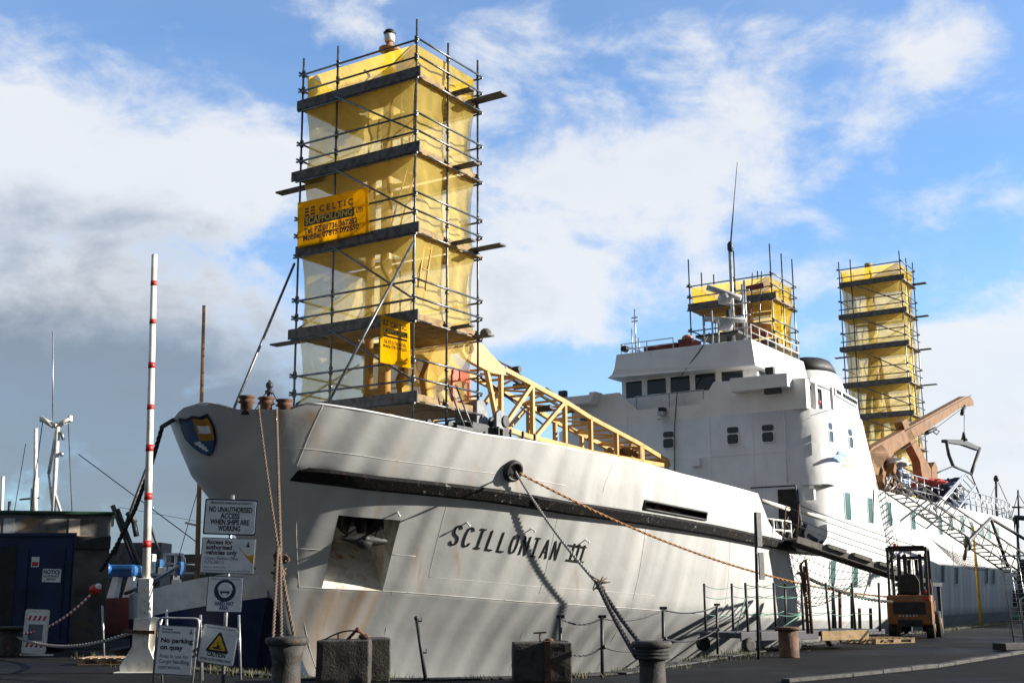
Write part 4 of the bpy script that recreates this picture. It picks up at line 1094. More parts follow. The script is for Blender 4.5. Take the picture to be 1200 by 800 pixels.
    for k in range(len(zl)-1):
        a, b = zl[k]+.03, zl[k+1]-.06
        F = [((u0_+i_, vp+i_), (u0_+i_, vs_-i_), D, .24), ((u1_-i_, vs_-i_), (u1_-i_, vp+i_), -D, .30), ((u0_+i_, vs_-i_), (u1_-i_, vs_-i_), -S, .30), ((u0_+i_, vp+i_), (amid, vp+i_), S, .16), ((amid, vp+i_), (u1_-i_, vp+i_), S, .34)]
        for j, (p, q, n_, amp) in enumerate(F):
            sd += 1
            if (k, j) in skipnet: continue
            mb = MB(); billow(mb, W(*p, a), W(*q, a), W(*q, b), W(*p, b), n_, amp*(.55 if k == len(zl)-2 else 1), sd*1.37, 14, 12, .0 if k == len(zl)-2 else (.26 if j == 4 else .1))
            key = 'netgold' if (k == len(zl)-2 or netkey == 'netgold') else ('netthin' if j == 0 else 'net')
            mb.build('netting', key, t)
    for (u, va, vb, z, w) in planks:
        mb = MB(); mb.box(u, u+w, min(va, vb), max(va, vb), z, z+.045); mb.build('plank', 'board', t)
    return t
dk = [5.98, 8.02, 10.28, 12.42, 14.46]
pl = [(8.35, -2.9, -1.2, 14.70, .35), (7.5, -2.45, -1.4, 14.62, .25), (8.35, -2.85, -1.2, 10.42, .3), (7.5, -2.5, -1.4, 10.40, .25), (7.5, -2.6, -1.5, 12.5, .28), (8.3, -2.5, -1.3, 8.0, .3), (7.5, -2.45, -1.4, 8.12, .25),
      (5.9, 1.2, 3.0, 12.25, .28), (5.9, 1.2, 3.02, 7.95, .28)]
sc1 = scaffold('tallest yellow netted scaffold tower rising from the bow deck round the foremast', 'scaffold towers built on the ship', 5.8, 8.62, -1.95, 1.97, 4.1, 16.05, dk, .72, 7.2, 6.0, True, pl, skipnet=((0, 0), (0, 3), (0, 4)))
mb = MB()    # net hung inside the open lowest lift, and the far faces only
billow(mb, W(8.5, 1.9, 6.05), W(8.5, -1.2, 6.05), W(8.5, -1.2, 7.9), W(8.5, 1.9, 7.9), -D, .3, 3.3); mb.build('netting', 'net', sc1)
for (a, b) in (((345, 309), (268, 466)), ((484, 284), (369, 473))):
    p = at_u(*a, 5.7); u, z = at_v(*b, -1.2 if b[0] > 300 else .6)
    mb = MB(); mb.tube([W(5.7, p[0], p[1]), W(u, -1.2 if b[0] > 300 else .6, z-.6)], .035, 8); mb.build('raking_tube', 'tube', sc1)
mb = MB(); mb.ball(W(8.55, -2.25, 8.12), .16, 6, (1, 1, .8)); mb.build('bundle', 'board', sc1)
def ladder(label, p, q, w, side, group='ladders on the bow scaffold', m='wood', n=None, name='ladder'):
    p, q = Vector(p), Vector(q); t = thing(name, label, 'ladder', p, group)
    for s_ in (-1, 1): mb = MB(); mb.tube([p+side*w/2*s_, q+side*w/2*s_], .025, 6); mb.build('stile', m, t)
    L = (q-p).length; n = n or int(L/.28)
    mb = MB()
    for i in range(1, n): c = p.lerp(q, i/n); mb.tube([c-side*w/2, c+side*w/2], .014, 5)
    mb.build('rungs', m, t)
ladder('wooden ladder between the two topmost full lifts of the tall scaffold', W(6.5, -1.1, 12.5), W(6.1, -1.35, 14.7), .34, D, m='wood')
ladder('red brown ladder above the big banner on the tall scaffold', W(6.1, -1.0, 10.35), W(6.5, -1.55, 13.0), .34, D, m='mastwood')
ladder('pale ladder just behind the middle of the tall scaffold', W(6.3, -1.75, 8.6), W(6.6, -1.82, 10.35), .3, D, m='yellow')
ladder('grey ladder leaning from the foredeck to the scaffold beside the red frame', q5(557, 521, -2.35), q5(530, 452, -2.15), .36, D, m='tube')
# small rack left on each upper platform
for k, z in enumerate((8.05, 12.45)):
    tr = thing('guard_frame', ['low grey guard frame on the scaffold platform level with the small banner', 'low grey guard frame on the second platform from the scaffold top'][k], 'guard frame', W(6.1, -1.1, z), 'guard frames left on the scaffold platforms')
    mb = MB()
    for v in (-1.6, -1.25, -.9, -.55): mb.tube([W(6.15, v, z), W(6.15, v, z+.62)], .018, 5)
    for h in (.1, .62): mb.tube([W(6.15, -1.6, z+h), W(6.15, -.55, z+h)], .02, 5)
    mb.build('bars', 'rust', tr)
a0 = at_v(1056, 326, -1.95)
dk3 = [5.2, 7.2, 9.2, 11.0, 12.85, 14.95, 16.85, 18.75]
sv = at_u(984, 335, 50.8)[0]
scaffold('farthest yellow netted scaffold tower standing beyond the deckhouse near the stern', 'scaffold towers built on the ship', 50.8, 53.5, -1.95, sv, 5.1, 20.35, dk3, .9, 52.1, 5.3, False,
         [(53.2, -2.7, -1.2, 18.9, .4), (53.2, -2.7, -1.2, 16.95, .35), (53.2, -2.7, -1.2, 15.0, .35), (50.9, 1.2, sv+.6, 14.6, .3), (53.1, -2.9, -1.5, 12.9, .3)])
am = MB(); am.tube([W(52, .2, 5.1), W(52, .2, 20.2)], .3, 12, .22)
for u, v in ((51.2, 1.3), (52.8, -1.2)): am.tube([W(u, v, 5.1), W(52, .2, 16)], .16, 8)
am.build('mainmast', 'yellow', ship)
a = at_u(814, 322, 29); b = at_u(903, 336, 29)
scaffold('short yellow netted scaffold tower behind the radar mast on the wheelhouse roof', 'scaffold towers built on the ship', 29.0, 31.6, -2.5, 1.15, 8.4, 15.45, [11.2, 13.15], -.9, 30.3, 11.1, True, (), 'netgold', False, skipnet=((0, 0), (0, 2)))
mb = MB(); mb.tube([W(30.2, -.8, 8), W(30.2, -.8, 13.8)], .35, 12); mb.bar(W(30.2, .3, 12.6), W(30.2, -2.2, 12.0), .3, .5); mb.build('mast_trunk', 'tan', ship)
for z_ in (11.9, 11.45, 13.95):
    mb = MB(); mb.bar(W(28.7, -1.35, z_-.35), W(28.7, -2.3, z_-.3), .06, .22); mb.build('red_board', 'maroon', ship)
ladder('grey ladder up the front of the short rooftop scaffold', W(28.6, -1.75, 10.8), W(28.9, -1.95, 14.3), .4, S, m='tube')
# ------------------------------------------------------------------ banners
def banner(label, TL, TR, BR, BL, u, lines, name='banner'):
    pt = lambda x, y, uu=u: W(uu, *at_u(x, y, uu))
    tl, tr, br, bl = pt(*TL), pt(*TR), pt(*BR), pt(*BL)
    ex = ((tr-tl)+(br-bl))/2; w = ex.length; ex.normalize(); h = ((tl-bl)+(tr-br)).length/2; ey = Z
    t = thing(name, label, 'banner', (bl+br)/2, 'scaffolding banners tied to the bow tower')
    mb = MB(); vs = []; n, m_ = 20, 12
    def f(a, b, d=0.):
        p = bl.lerp(br, a).lerp(tl.lerp(tr, a), b)
        return p-D*(.010*math.sin(a*5+b*2)+d)
    F = [[f(i/n, j/m_) for i in range(n+1)] for j in range(m_+1)]; G = [[f(i/n, j/m_, -.006) for i in range(n+1)] for j in range(m_+1)]
    vs = [p for r_ in F for p in r_]+[p for r_ in G for p in r_]; N = (n+1)*(m_+1); fs = []
    for j in range(m_):
        for i in range(n): q = j*(n+1)+i; fs += [(q, q+1, q+n+2, q+n+1), (N+q, N+q+n+1, N+q+n+2, N+q+1)]
    mb.add(vs, fs, True); mb.build('sheet', 'banner', t)
    mb = MB(); my = MB()
    for kind, *a in lines:
        tgt = my if kind[0] == 'y' else mb
        g = lambda x, y, d: f(x/w, y/h, .010+abs(d)+(.008 if kind[0] == 'y' else 0))
        if kind[1] == 't':
            txt, size, x, y, wd = a; put_text(tgt, txt, size, g, x*w, y*h, wd*w, ext=.0, off=size*.035)
        else:
            x0_, y0_, x1_, y1_ = a; k = 12
            P = [g((x0_+(x1_-x0_)*i/k)*w, y0_*h, 0) for i in range(k+1)]+[g((x0_+(x1_-x0_)*i/k)*w, y1_*h, 0) for i in range(k+1)]
            tgt.add(P, [(i, i+1, k+2+i, k+1+i) for i in range(k)])
    mb.build('lettering', 'bannerin', t)
    if my.v: my.build('pale_lettering', 'signyellow', t)
    # eyelet ties
    mb = MB()
    for p in (tl, tr, bl, br): mb.tube([p, p+D*.12+Z*.02], .012, 4)
    mb.build('tie', 'greyrope', t)
banner('large yellow scaffolding company banner with two telephone numbers on the tall scaffold', (349, 238), (432, 219.5), (432.5, 272), (349, 291.5), 5.62,
  [('db', .10, .44, .80, .635), ('yt', 'SCAFFOLDING', .27, .45, .475, .66), ('dt', 'C E L T I C', .24, .55, .70, .47),
   ('db', .11, .655, .17, .70), ('db', .11, .73, .17, .77), ('db', .11, .80, .17, .84), ('db', .195, .665, .255, .71), ('db', .195, .74, .255, .78), ('db', .195, .81, .255, .85),
   ('dt', 'LTD', .16, .875, .50, .09), ('dt', 'Tel: PZ 01736 367282', .215, .47, .275, .74), ('dt', 'Mobile: 07815 092650', .215, .47, .13, .78)])
banner('narrow faded yellow scaffolding company banner near the foot of the tall scaffold', (446.5, 368.5), (480, 377.5), (480.5, 431.5), (445.5, 424.5), 5.60,
  [('db', .10, .63, .93, .75), ('yt', 'SCAFFOLDING', .17, .51, .645, .78), ('dt', 'CELTIC', .16, .62, .80, .56), ('db', .10, .80, .16, .84), ('db', .10, .87, .16, .91), ('db', .20, .80, .26, .84), ('db', .20, .87, .26, .91), ('db', .12, .56, .92, .60),
   ('dt', 'Tel: PZ 01736 367282', .11, .5, .43, .74), ('dt', 'Mobile: 07815 092650', .11, .5, .34, .78)])
# ------------------------------------------------------------------ mooring ropes
fpt = HP(fu, fz, .16)
B1 = at_z(765, 803); B1 = Vector((B1.x, B1.y, 0))
p1 = at(742, 752, 19.9); mid = at(700, 683, 21.2)
rope('mooring_rope', 'pale mooring rope from the hull fairlead down to its splice above the bollard', sag(fpt, mid, .12), .03, 'greyrope', group='mooring ropes from the ship')
rope('mooring_rope', 'thicker dark rope from the splice to the left of the central bollard', sag(mid, B1+Vector((-.24, -.05, .42)), .04), .038, 'darkrope', group='mooring ropes from the ship', strands=3)
rope('mooring_rope', 'thicker dark rope from the splice to the back of the central bollard', sag(mid+Vector((.02, .05, 0)), B1+Vector((-.12, .2, .56)), .04), .036, 'darkrope', group='mooring ropes from the ship', strands=3)
mb = MB()
for k in range(14): rr = random.Random(k); mb.tube([mid+Vector((rr.uniform(-.05, .05), 0, rr.uniform(-.1, .05))), mid+Vector((rr.uniform(-.12, .25), rr.uniform(-.1, .1), rr.uniform(-.12, .16)))], .012, 4)
tag(mb.build('splice_tuft', 'rope'), 'frayed rope ends sticking out of the splice in the pale mooring rope', 'rope ends')
B2 = at_z(925, 770)
rope('mooring_rope', 'long orange brown rope from the fairlead along the hull to the far bollards', sag(HP(fu, fz, .2)+D*.1, at(1040, 699, 37.), .55, 40), .032, 'orangerope', group='mooring ropes from the ship')
rope('mooring_rope', 'black rope leading on past the railed trailer from the end of the orange rope', sag(at(935, 671, 30.5), at(1045, 705, 36.5), .15, 20), .05, 'darkrope', group='mooring ropes from the ship')
BL_ = Vector((*at_z(335, 806).xy, 0))      # left bollard
k1 = at(326, 642, 22.3); k2 = at(329, 648, 22.3)
T1 = W(*(lambda q: (q[0], -1.3, q[1]))(at_v(303, 477, -1.3))); T2 = W(*(lambda q: (q[0], -1.7, q[1]))(at_v(324, 480, -1.7)))
rope('mooring_rope', 'left of two tan ropes hanging from the bow rollers', sag(T1, k1, .06), .026, 'rope', group='tan ropes hanging from the bow')
rope('mooring_rope', 'right of two tan ropes hanging from the bow rollers', sag(T2, k2, .04), .032, 'rope', group='tan ropes hanging from the bow', strands=3)
rope('mooring_rope', 'tan rope from the knot to the left side of the near bollard', sag(k1, BL_+Vector((-.22, .05, .60)), .02), .026, 'rope', group='tan ropes hanging from the bow')
rope('mooring_rope', 'second tan rope from the knot to the near bollard between the other two', sag(k2, BL_+Vector((-.10, .1, .60)), .03), .026, 'rope', group='tan ropes hanging from the bow')
rope('mooring_rope', 'brown rope from the knot slanting down behind the near bollard to the bow foot', sag(k1, at(347, 756, 20.6), .05), .034, 'rope', group='tan ropes hanging from the bow', strands=3)
mb = MB()
for k in range(16):
    rr = random.Random(40+k); c = k2+Vector((rr.uniform(-.08, .08), rr.uniform(-.05, .05), rr.uniform(-.38, .12))); mb.tube([c, c+Vector((rr.uniform(-.14, .14), rr.uniform(-.1, .1), rr.uniform(-.1, .1))), c+Vector((rr.uniform(-.1, .1), 0, rr.uniform(-.15, .05)))], .03, 6)
tag(mb.build('rope_knot', 'rope'), 'big knotted tangle where the hanging tan ropes are tied together', 'knot')
a = onmesh(203, 492, 0) or W(.3, 0, 4.9)
P = [a+Vector((0, 0, 0)), at(190, 500, 26.2), at(177, 545, 27.2), at(158, 597, 28.4), at(136, 640, 29.4), at(118, 668, 30.5)]
rope('mooring_rope', 'heavy dark rope hanging from the stem head down towards the left quay', P, .05, 'darkrope', strands=3, group='mooring ropes from the ship')
# ------------------------------------------------------------------ quay, water
edge_px = [(-1.4, 20.15), (.3, 20.6), (1.5, 21.3), (3.2, 24.6), (4.9, 28.2)]
EDGE = [Vector((p[0], p[1], 0)) for p in edge_px]+[W(12, -8.6, 0), W(20, -8.4, 0), W(120, -8.4, 0)]
LEFT = [Vector(p) for p in ((-3.0, 20.3, 0), (-4.6, 22.3, 0), (-5.9, 23.6, 0), (-8.4, 27.2, 0), (-9.7, 30.4, 0), (-10.2, 37, 0), (-10.6, 44, 0), (-60, 52, 0))]
poly = LEFT[::-1]+EDGE+[Vector((200, 60, 0)), Vector((200, -60, 0)), Vector((-90, -60, 0)), Vector((-90, 52, 0))]
mb = MB(); n = len(poly)
mb.add(poly, [tuple(range(n))]); q = struct(mb.build('quay', 'asphalt'))
mb = MB(); e = LEFT[::-1]+EDGE
mb.add([p-Z*.005 for p in e]+[p-Z*6 for p in e], [(i, i+1, len(e)+i+1, len(e)+i) for i in range(len(e)-1)]); tag(mb.build('quay_wall', 'quaywall'), 'dark stone face of the quay dropping to the harbour water', 'quay wall')
mb = MB()
ee = e
for a, b in zip(ee, ee[1:]):
    d = (b-a).normalized(); s_ = Vector((d.y, -d.x, 0)); mb.frame(a, d, s_, Z, 0, (b-a).length, .02, .42, .004, .035)
struct(mb.build('quay_coping', 'kerb', bevel=.01))
mb = MB(); mb.add([Vector(p) for p in ((-1200, -200, -2.6), (1200, -200, -2.6), (1200, 2500, -2.6), (-1200, 2500, -2.6))], [(0, 1, 2, 3)]); struct(mb.build('harbour_water', 'sea'))
# kerb and road at the near right
k = [at_z(925, 800), at_z(1000, 793), at_z(1100, 782.5), at_z(1200, 766), at_z(1290, 750)]
mb = MB()
for a, b in zip(k, k[1:]):
    d = (b-a).normalized(); s_ = Vector((-d.y, d.x, 0)); L = (b-a).length; m_ = max(1, int(L/.9))
    for i in range(m_): mb.frame(a, d, s_, Z, L*i/m_+.01, L*(i+1)/m_-.01, 0, .15, .004, .06+.008*((i*7) % 3))
struct(mb.build('kerb', 'kerb', bevel=.01))
mb = MB(); mb.add([p+Z*.004 for p in k]+[Vector((60, 40, .004)), Vector((60, -20, .004)), Vector((2, -20, .004)), Vector((3, 17, .004))], [tuple(range(len(k)+4))]); struct(mb.build('road', 'road'))
# rough grass along the coping
def grass(name, pts, n, wd, h0, h1, seed):
    rnd = random.Random(seed); mb = MB(); vs = []; fs = []
    segs = list(zip(pts, pts[1:])); Ls = [(b-a).length for a, b in segs]
    for _ in range(n):
        a, b = rnd.choices(segs, Ls)[0]; p = a.lerp(b, rnd.random()); d = (b-a).normalized(); s_ = Vector((d.y, -d.x, 0))
        p = p+s_*abs(rnd.gauss(.0, wd)); k = mnoise.noise(p*1.3+Vector((9, 0, 0)))
        if k < -.12: continue
        h = rnd.uniform(h0, h1)*(.6+k*1.4); an = rnd.uniform(0, 6.28); w_ = Vector((math.cos(an), math.sin(an), 0))*rnd.uniform(.004, .009); l = Vector((rnd.gauss(0, .35), rnd.gauss(0, .35), 0))*h
        i = len(vs); vs += [p-w_, p+w_, p+l*.5+Z*h*.6+w_*.7, p+l*.5+Z*h*.6-w_*.7, p+l+Z*h]; fs += [(i, i+1, i+2, i+3), (i+3, i+2, i+4)]
    mb.add(vs, fs); o = mb.build(name, 'grass'); return o
allE = LEFT[::-1][-5:]+EDGE
g = grass('grass', allE, 26000, .35, .04, .13, 3); tag(g, 'rough grass and weeds growing along the quay coping', 'grass'); g['kind'] = 'stuff'
# ------------------------------------------------------------------ bollards
def bollard(label, c, s=1., m='boll', h=.62, group='mooring bollards on the quay', kind=0):
    c = Vector((c.x, c.y, 0)); t = thing('bollard', label, 'bollard', c, group)
    mb = MB()
    if kind == 0: mb.lathe(c, [(.25*s, 0), (.21*s, .04), (.20*s, h*.45), (.22*s, h*.62), (.27*s, h*.84)], 22); cap = [(.27*s, h*.84), (.31*s, h*.87), (.32*s, h*.95), (.30*s, h), (.1*s, h+.01)]
    else: mb.lathe(c, [(.27*s, 0), (.255*s, .03), (.25*s, h*.88)], 22); cap = [(.26*s, h*.88), (.33*s, h*.92), (.33*s, h*.98), (.30*s, h), (.1*s, h+.01)]
    mb.build('post', m, t); mb = MB(); mb.lathe(c, cap, 22); mb.build('cap', m, t)
    return t
bollard('grey iron bollard at the bow foot with tan ropes looped on it', Vector((BL_.x, BL_.y, 0)), 1.0, h=.72)
bollard('dark flared bollard under the spliced mooring ropes', B1, .93, h=.63)
bt_ = bollard('rust brown straight sided bollard in front of the railed trailer', B2, .82, 'rustboll', .62, kind=1)
bollard('pale stubby bollard at the left edge with rope round it', at_z(9, 768), 1.05, 'boll', .66, kind=1)
mb = MB()
for k in range(3): mb.tube([B1+Vector((.235*math.cos(a/12*6.283), .235*math.sin(a/12*6.283), .40+.05*k)) for a in range(13)], .03, 6)
tag(mb.build('rope_turns', 'darkrope'), 'turns of dark rope wrapped round the central flared bollard', 'rope turns')
# ------------------------------------------------------------------ concrete blocks
def roughbox(c, ex, ey, w, d, h, seed, j=.012):
    rnd = random.Random(seed); bm_ = bmesh.new(); bmesh.ops.create_cube(bm_, size=1.); bmesh.ops.subdivide_edges(bm_, edges=bm_.edges[:], cuts=7, use_grid_fill=True)
    mb = MB(); 
    for v in bm_.verts:
        p = v.co.copy(); q = c+ex*(p.x*w)+ey*(p.y*d)+Z*((p.z+.5)*h); nz = mnoise.noise_vector(q*4)*j; cnt = sum(abs(abs(a)-.5) < 1e-4 for a in p)
        if cnt >= 2: q = c+(q-c)*.985
        mb.v.append(q+nz)
    for f in bm_.faces: mb.f.append([v.index for v in f.verts]); mb.m.append(0); mb.sm.append(False)
    bm_.free(); return mb
an = math.radians(-14)
ex1 = Vector((math.cos(an), math.sin(an), 0)); ey1 = Vector((-ex1.y, ex1.x, 0))
an2 = math.radians(14); exb = Vector((math.cos(an2), math.sin(an2), 0)); eyb = Vector((-exb.y, exb.x, 0))
def block(label, xl, xs, xr, ytop, Y, seed, paint=None):
    zt_ = at((xl+xr)/2, ytop, Y).z; A = at(xl, ytop, Y+.0); Bm = at(xs, ytop, Y)
    w = (Bm-A).length*1.0
    ex = (Vector((math.cos(an2*.2), math.sin(an2*.2), 0))); ey = Vector((-ex.y, ex.x, 0))
    c = Vector(((A.x+Bm.x)/2, Y+.4, 0)); t = thing('concrete_block', label, 'concrete block', c, 'concrete blocks along the quay edge')
    roughbox(c, ex, ey, w, .8, zt_, seed).build('block', 'concrete', t, .02)
    return t, c, w, zt_, ex, ey
zt1 = at(415, 749, 19.1).z
tb = thing('concrete_block', 'square concrete block beneath the anchor recess with bent iron on top', 'concrete block', at_z(405, 800), 'concrete blocks along the quay edge')
c1 = Vector((at(400, 780, 19.2).x, 19.4, 0)); exr = Vector((math.cos(.0), math.sin(.0), 0))
roughbox(c1+Vector((.02, 0, 0)), Vector((1, .05, 0)).normalized(), Vector((-.05, 1, 0)).normalized(), .80, .75, zt1, 1).build('block', 'concrete', tb, .02)
tb2 = thing('concrete_block', 'narrower pale concrete block tucked behind the square block by the bow', 'concrete block', at_z(445, 800), 'concrete blocks along the quay edge')
roughbox(Vector((at(436, 780, 19.9).x, 19.95, 0)), Vector((1, .1, 0)).normalized(), Vector((-.1, 1, 0)).normalized(), .56, .6, at(436, 747, 19.9).z, 2).build('block', 'concrete', tb2, .02)
tb = thing('concrete_block', 'square concrete block with a dark iron strap, left of the flared bollard', 'concrete block', at_z(635, 800), 'concrete blocks along the quay edge')
c3 = Vector((at(635, 780, 19.3).x, 19.6, 0)); z3 = at(635, 752, 19.3).z
roughbox(c3, Vector((1, .04, 0)).normalized(), Vector((-.04, 1, 0)).normalized(), .90, .7, z3, 4).build('block', 'concrete', tb, .02)
mb = MB(); mb.wbox(c3.x+.04, c3.x+.13, c3.y-.385, c3.y-.34, 0, z3+.01); mb.wbox(c3.x+.04, c3.x+.13, c3.y-.385, c3.y+.3, z3-.0, z3+.015); mb.build('strap', 'rust', tb)
mb = MB(); mb.tube([c3+Vector((-.02, -.1, z3)), c3+Vector((-.02, -.1, z3+.13))], .014, 6); mb.bar(c3+Vector((-.12, -.1, z3+.13)), c3+Vector((.08, -.1, z3+.14)), .025); mb.ball(c3+Vector((.12, -.1, z3+.02)), .06, 5, (1.3, 1, .6)); mb.build('lifting_eye', 'rust', tb)
mb = MB(); o = c1+Vector((-.28, -.2, zt1-.01))
mb.tube([o+Vector((.5*i/10, 0, .14*math.sin(i/10*1.9))) for i in range(11)], .014, 6); mb.tube([o+Vector((.22, 0, 0)), o+Vector((.22, 0, .1))], .012, 5)
mb.tube([o+Vector((.36, 0, 0)), o+Vector((.5, 0, .15)), o+Vector((.62, 0, .08))], .028, 6); mb.ball(o+Vector((.52, 0, .15)), .045, 5); mb.ball(o+Vector((.62, .02, .05)), .08, 6, (1.2, 1, .6))
tag(mb.build('bent_iron', 'rust'), 'bent rusty lifting iron lying on the square block near the bow', 'iron')
# leaning iron post
mb = MB(); a = at(499, 797, 19.95); a.z = 0; b = at(488, 724, 20.0); mb.tube([a, b], .032, 8, .028); mb.ball(b, .04, 5)
for t_ in (.45, .96): c = a.lerp(b, t_); mb.tube([c, c+Vector((.07, 0, -.01)), c+Vector((.08, 0, .05))], .014, 5)
tag(mb.build('leaning_post', 'darksteel'), 'thin black iron post leaning left between two concrete blocks', 'post')
# chain stanchions
prev = None; sx = [(657, 722, 795), (706, 722, 793), (778, 712, 784), (841, 708, 766)]
lab = ['short black chain stanchion directly behind the strapped concrete block', 'black chain stanchion midway between the strapped block and the flared bollard', 'black chain stanchion rising just right of the flared bollard', 'black chain stanchion left of the tall sign pole']
tops = []
for (x, y, yb), lb in zip(sx, lab):
    g_ = at_z(x, yb); tp = at(x, y, g_.y); tp.x = g_.x-.0+ (tp.x-g_.x)*.5; t = thing('stanchion', lb, 'stanchion', g_, 'chain stanchions along the quay edge')
    mb = MB(); mb.tube([g_, tp], .03, 8); mb.build('post', 'darksteel', t); mb = MB(); mb.bar(tp-Vector((.06, 0, 0)), tp+Vector((.07, 0, .0)), .05); mb.ball(g_.lerp(tp, .5)+Vector((.03, 0, 0)), .04, 5); mb.build('chain_eye', 'darksteel', t)
    tops.append((g_, tp))
for i in range(3):
    for k, f in enumerate((.97, .5)):
        a = tops[i][0].lerp(tops[i][1], f); b = tops[i+1][0].lerp(tops[i+1][1], f)
        rope('chain', ['upper', 'lower'][k]+' sagging dark chain '+['between the two stanchions nearest the strapped block', 'passing behind the flared bollard', 'right of the flared bollard'][i], sag(a, b, .10+.04*k), .016, 'darksteel', cat='chain', strands=2, tw=1.4, group='chains between the stanchions')
# more far stanchions with chains beyond the forklift
prev = None
for i, x in enumerate((1135, 1160, 1195, 1112)):
    g_ = W(44+i*4 if i < 3 else 40, -8.9, 0); t = thing('stanchion', ['distant dark stanchion beyond the forklift, left of the blue trailer', 'distant dark stanchion standing behind the blue trailer', 'farthest dark stanchion seen through the mesh fence', 'distant dark stanchion immediately right of the forklift mast'][i], 'stanchion', g_, 'distant chain stanchions beyond the forklift')
    mb = MB(); mb.tube([g_, g_+Z*2.0], .045, 6); mb.build('post', 'darksteel', t)
# ------------------------------------------------------------------ tall pole, window like frame
g_ = at_z(889, 772); tp = at(885, 600, g_.y)
t = thing('sign_pole', 'tall dark pole with two narrow plates standing by the ship opening', 'pole', g_)
mb = MB(); mb.tube([g_, tp], .032, 8); mb.build('pole', 'darksteel', t)
for (y0_, y1_, dx) in ((600, 640, .03), (647, 679, .08)):
    a = at(886, y0_, g_.y); b = at(888, y1_, g_.y); c = (a+b)/2; mb = MB(); mb.frame(c+Vector((dx, -.06, 0)), Vector((.8, .6, 0)), Vector((-.6, .8, 0)), Z, -.07, .07, -.015, .015, -(a.z-b.z)/2, (a.z-b.z)/2); mb.build('plate', 'darksteel', t)
g_ = at_z(953, 764); t = thing('steel_ladder_frame', 'upright rusty steel frame with long open loop beside the railed trailer', 'frame', g_)
def gp(x, y, Y): return at(x, y, Y)
Yf = g_.y
mb = MB(); L1 = [gp(938, 661, Yf), gp(944, 655, Yf), gp(948.5, 692, Yf), gp(943, 698, Yf), gp(938, 661, Yf)]; mb.tube(L1, .035, 6)
mb.tube([gp(942, 663, Yf), gp(944.5, 694, Yf)], .03, 6); mb.tube([gp(944, 698, Yf), gp(947, 742, Yf)], .04, 6); mb.tube([gp(948, 692, Yf), gp(951.5, 742, Yf)], .04, 6)
for y in (705, 712, 720, 728): mb.tube([gp(945, y, Yf), gp(949, y, Yf)], .02, 5)
mb.build('frame', 'rust', t)
# ------------------------------------------------------------------ railed trailer
tc = at_z(905, 764); e1 = Vector((.85, .53, 0)); e2 = Vector((-.53, .85, 0))
t = thing('gangway_trailer', 'low flat trailer with black posts and pale green rope rails beside the hull', 'trailer', tc)
a = at_z(872, 765); LT = 4.6; W0_ = Vector((a.x, a.y, 0))
mb = MB(); mb.frame(W0_, e1, e2, Z, 0, LT, 0, 1.5, .32, .44); mb.frame(W0_, e1, e2, Z, -.1, LT*.5, -.04, .0, .26, .46); mb.build('deck', 'trailer', t, .01)
mb = MB(); mb.frame(W0_, e1, e2, Z, LT*.52, LT*.86, -.06, -.01, .22, .44); mb.build('pale_board', 'paleboard', t)
for i, (k, j) in enumerate(((.1, -.05), (.1, 1.5), (1.5, -.05), (LT-.3, 1.5))):
    mb = MB(); c = W0_+e1*k+e2*j+Z*.17; mb.lathe(c, [(.10, -.07), (.17, -.06), (.17, .06), (.10, .07)], 14, ax=e2); mb.build('wheel', 'rubber', t)
tp_ = []
for i in range(6):
    for j in (0, 1.45):
        p = W0_+e1*(.15+LT*.93*i/5)+e2*j; mb = MB(); mb.tube([p+Z*.4, p+Z*1.55+e1*random.uniform(-.05, .05)], .032, 6); mb.build('post', 'darksteel', t); tp_.append(p)
for j in (0, 1.45):
    for h in (.85, 1.25, 1.5):
        mb = MB()
        for i in range(5): mb.tube(sag(W0_+e1*(.15+LT*.93*i/5)+e2*j+Z*h, W0_+e1*(.15+LT*.93*(i+1)/5)+e2*j+Z*(h+random.uniform(-.05, .05)), .06, 5), .009, 4)
        mb.build('rope_rail', 'greenrope', t)
mb = MB(); mb.tube([W0_+e1*.15+Z*1.3, W0_-e1*.25+Z*.4], .016, 4); mb.build('rope_tail', 'greenrope', t); mb = MB(); mb.tube([W0_+e1*2+Z*.9, W0_+e1*.9+Z*.42], .018, 4); mb.build('rope_tail', 'greenrope', t)
# posts further along between trailer and forklift
for i, (x, yt, yb) in enumerate(((977, 694, 750), (985, 690, 752), (999, 689, 750), (1008, 712, 748), (1021, 712, 748))):
    g_ = at_z(x, yb); mb = MB(); mb.tube([g_, at(x-1, yt, g_.y)], .05, 8); tag(mb.build('fence_post', 'rust' if i % 2 else 'darksteel'), ['first thin dark post right of the railed trailer', 'second thin dark post right of the railed trailer', 'stout tall dark post below the gangway net', 'shorter post left of the forklift with red beam', 'short post immediately left of the forklift'][i], 'post', 'posts between trailer and forklift')
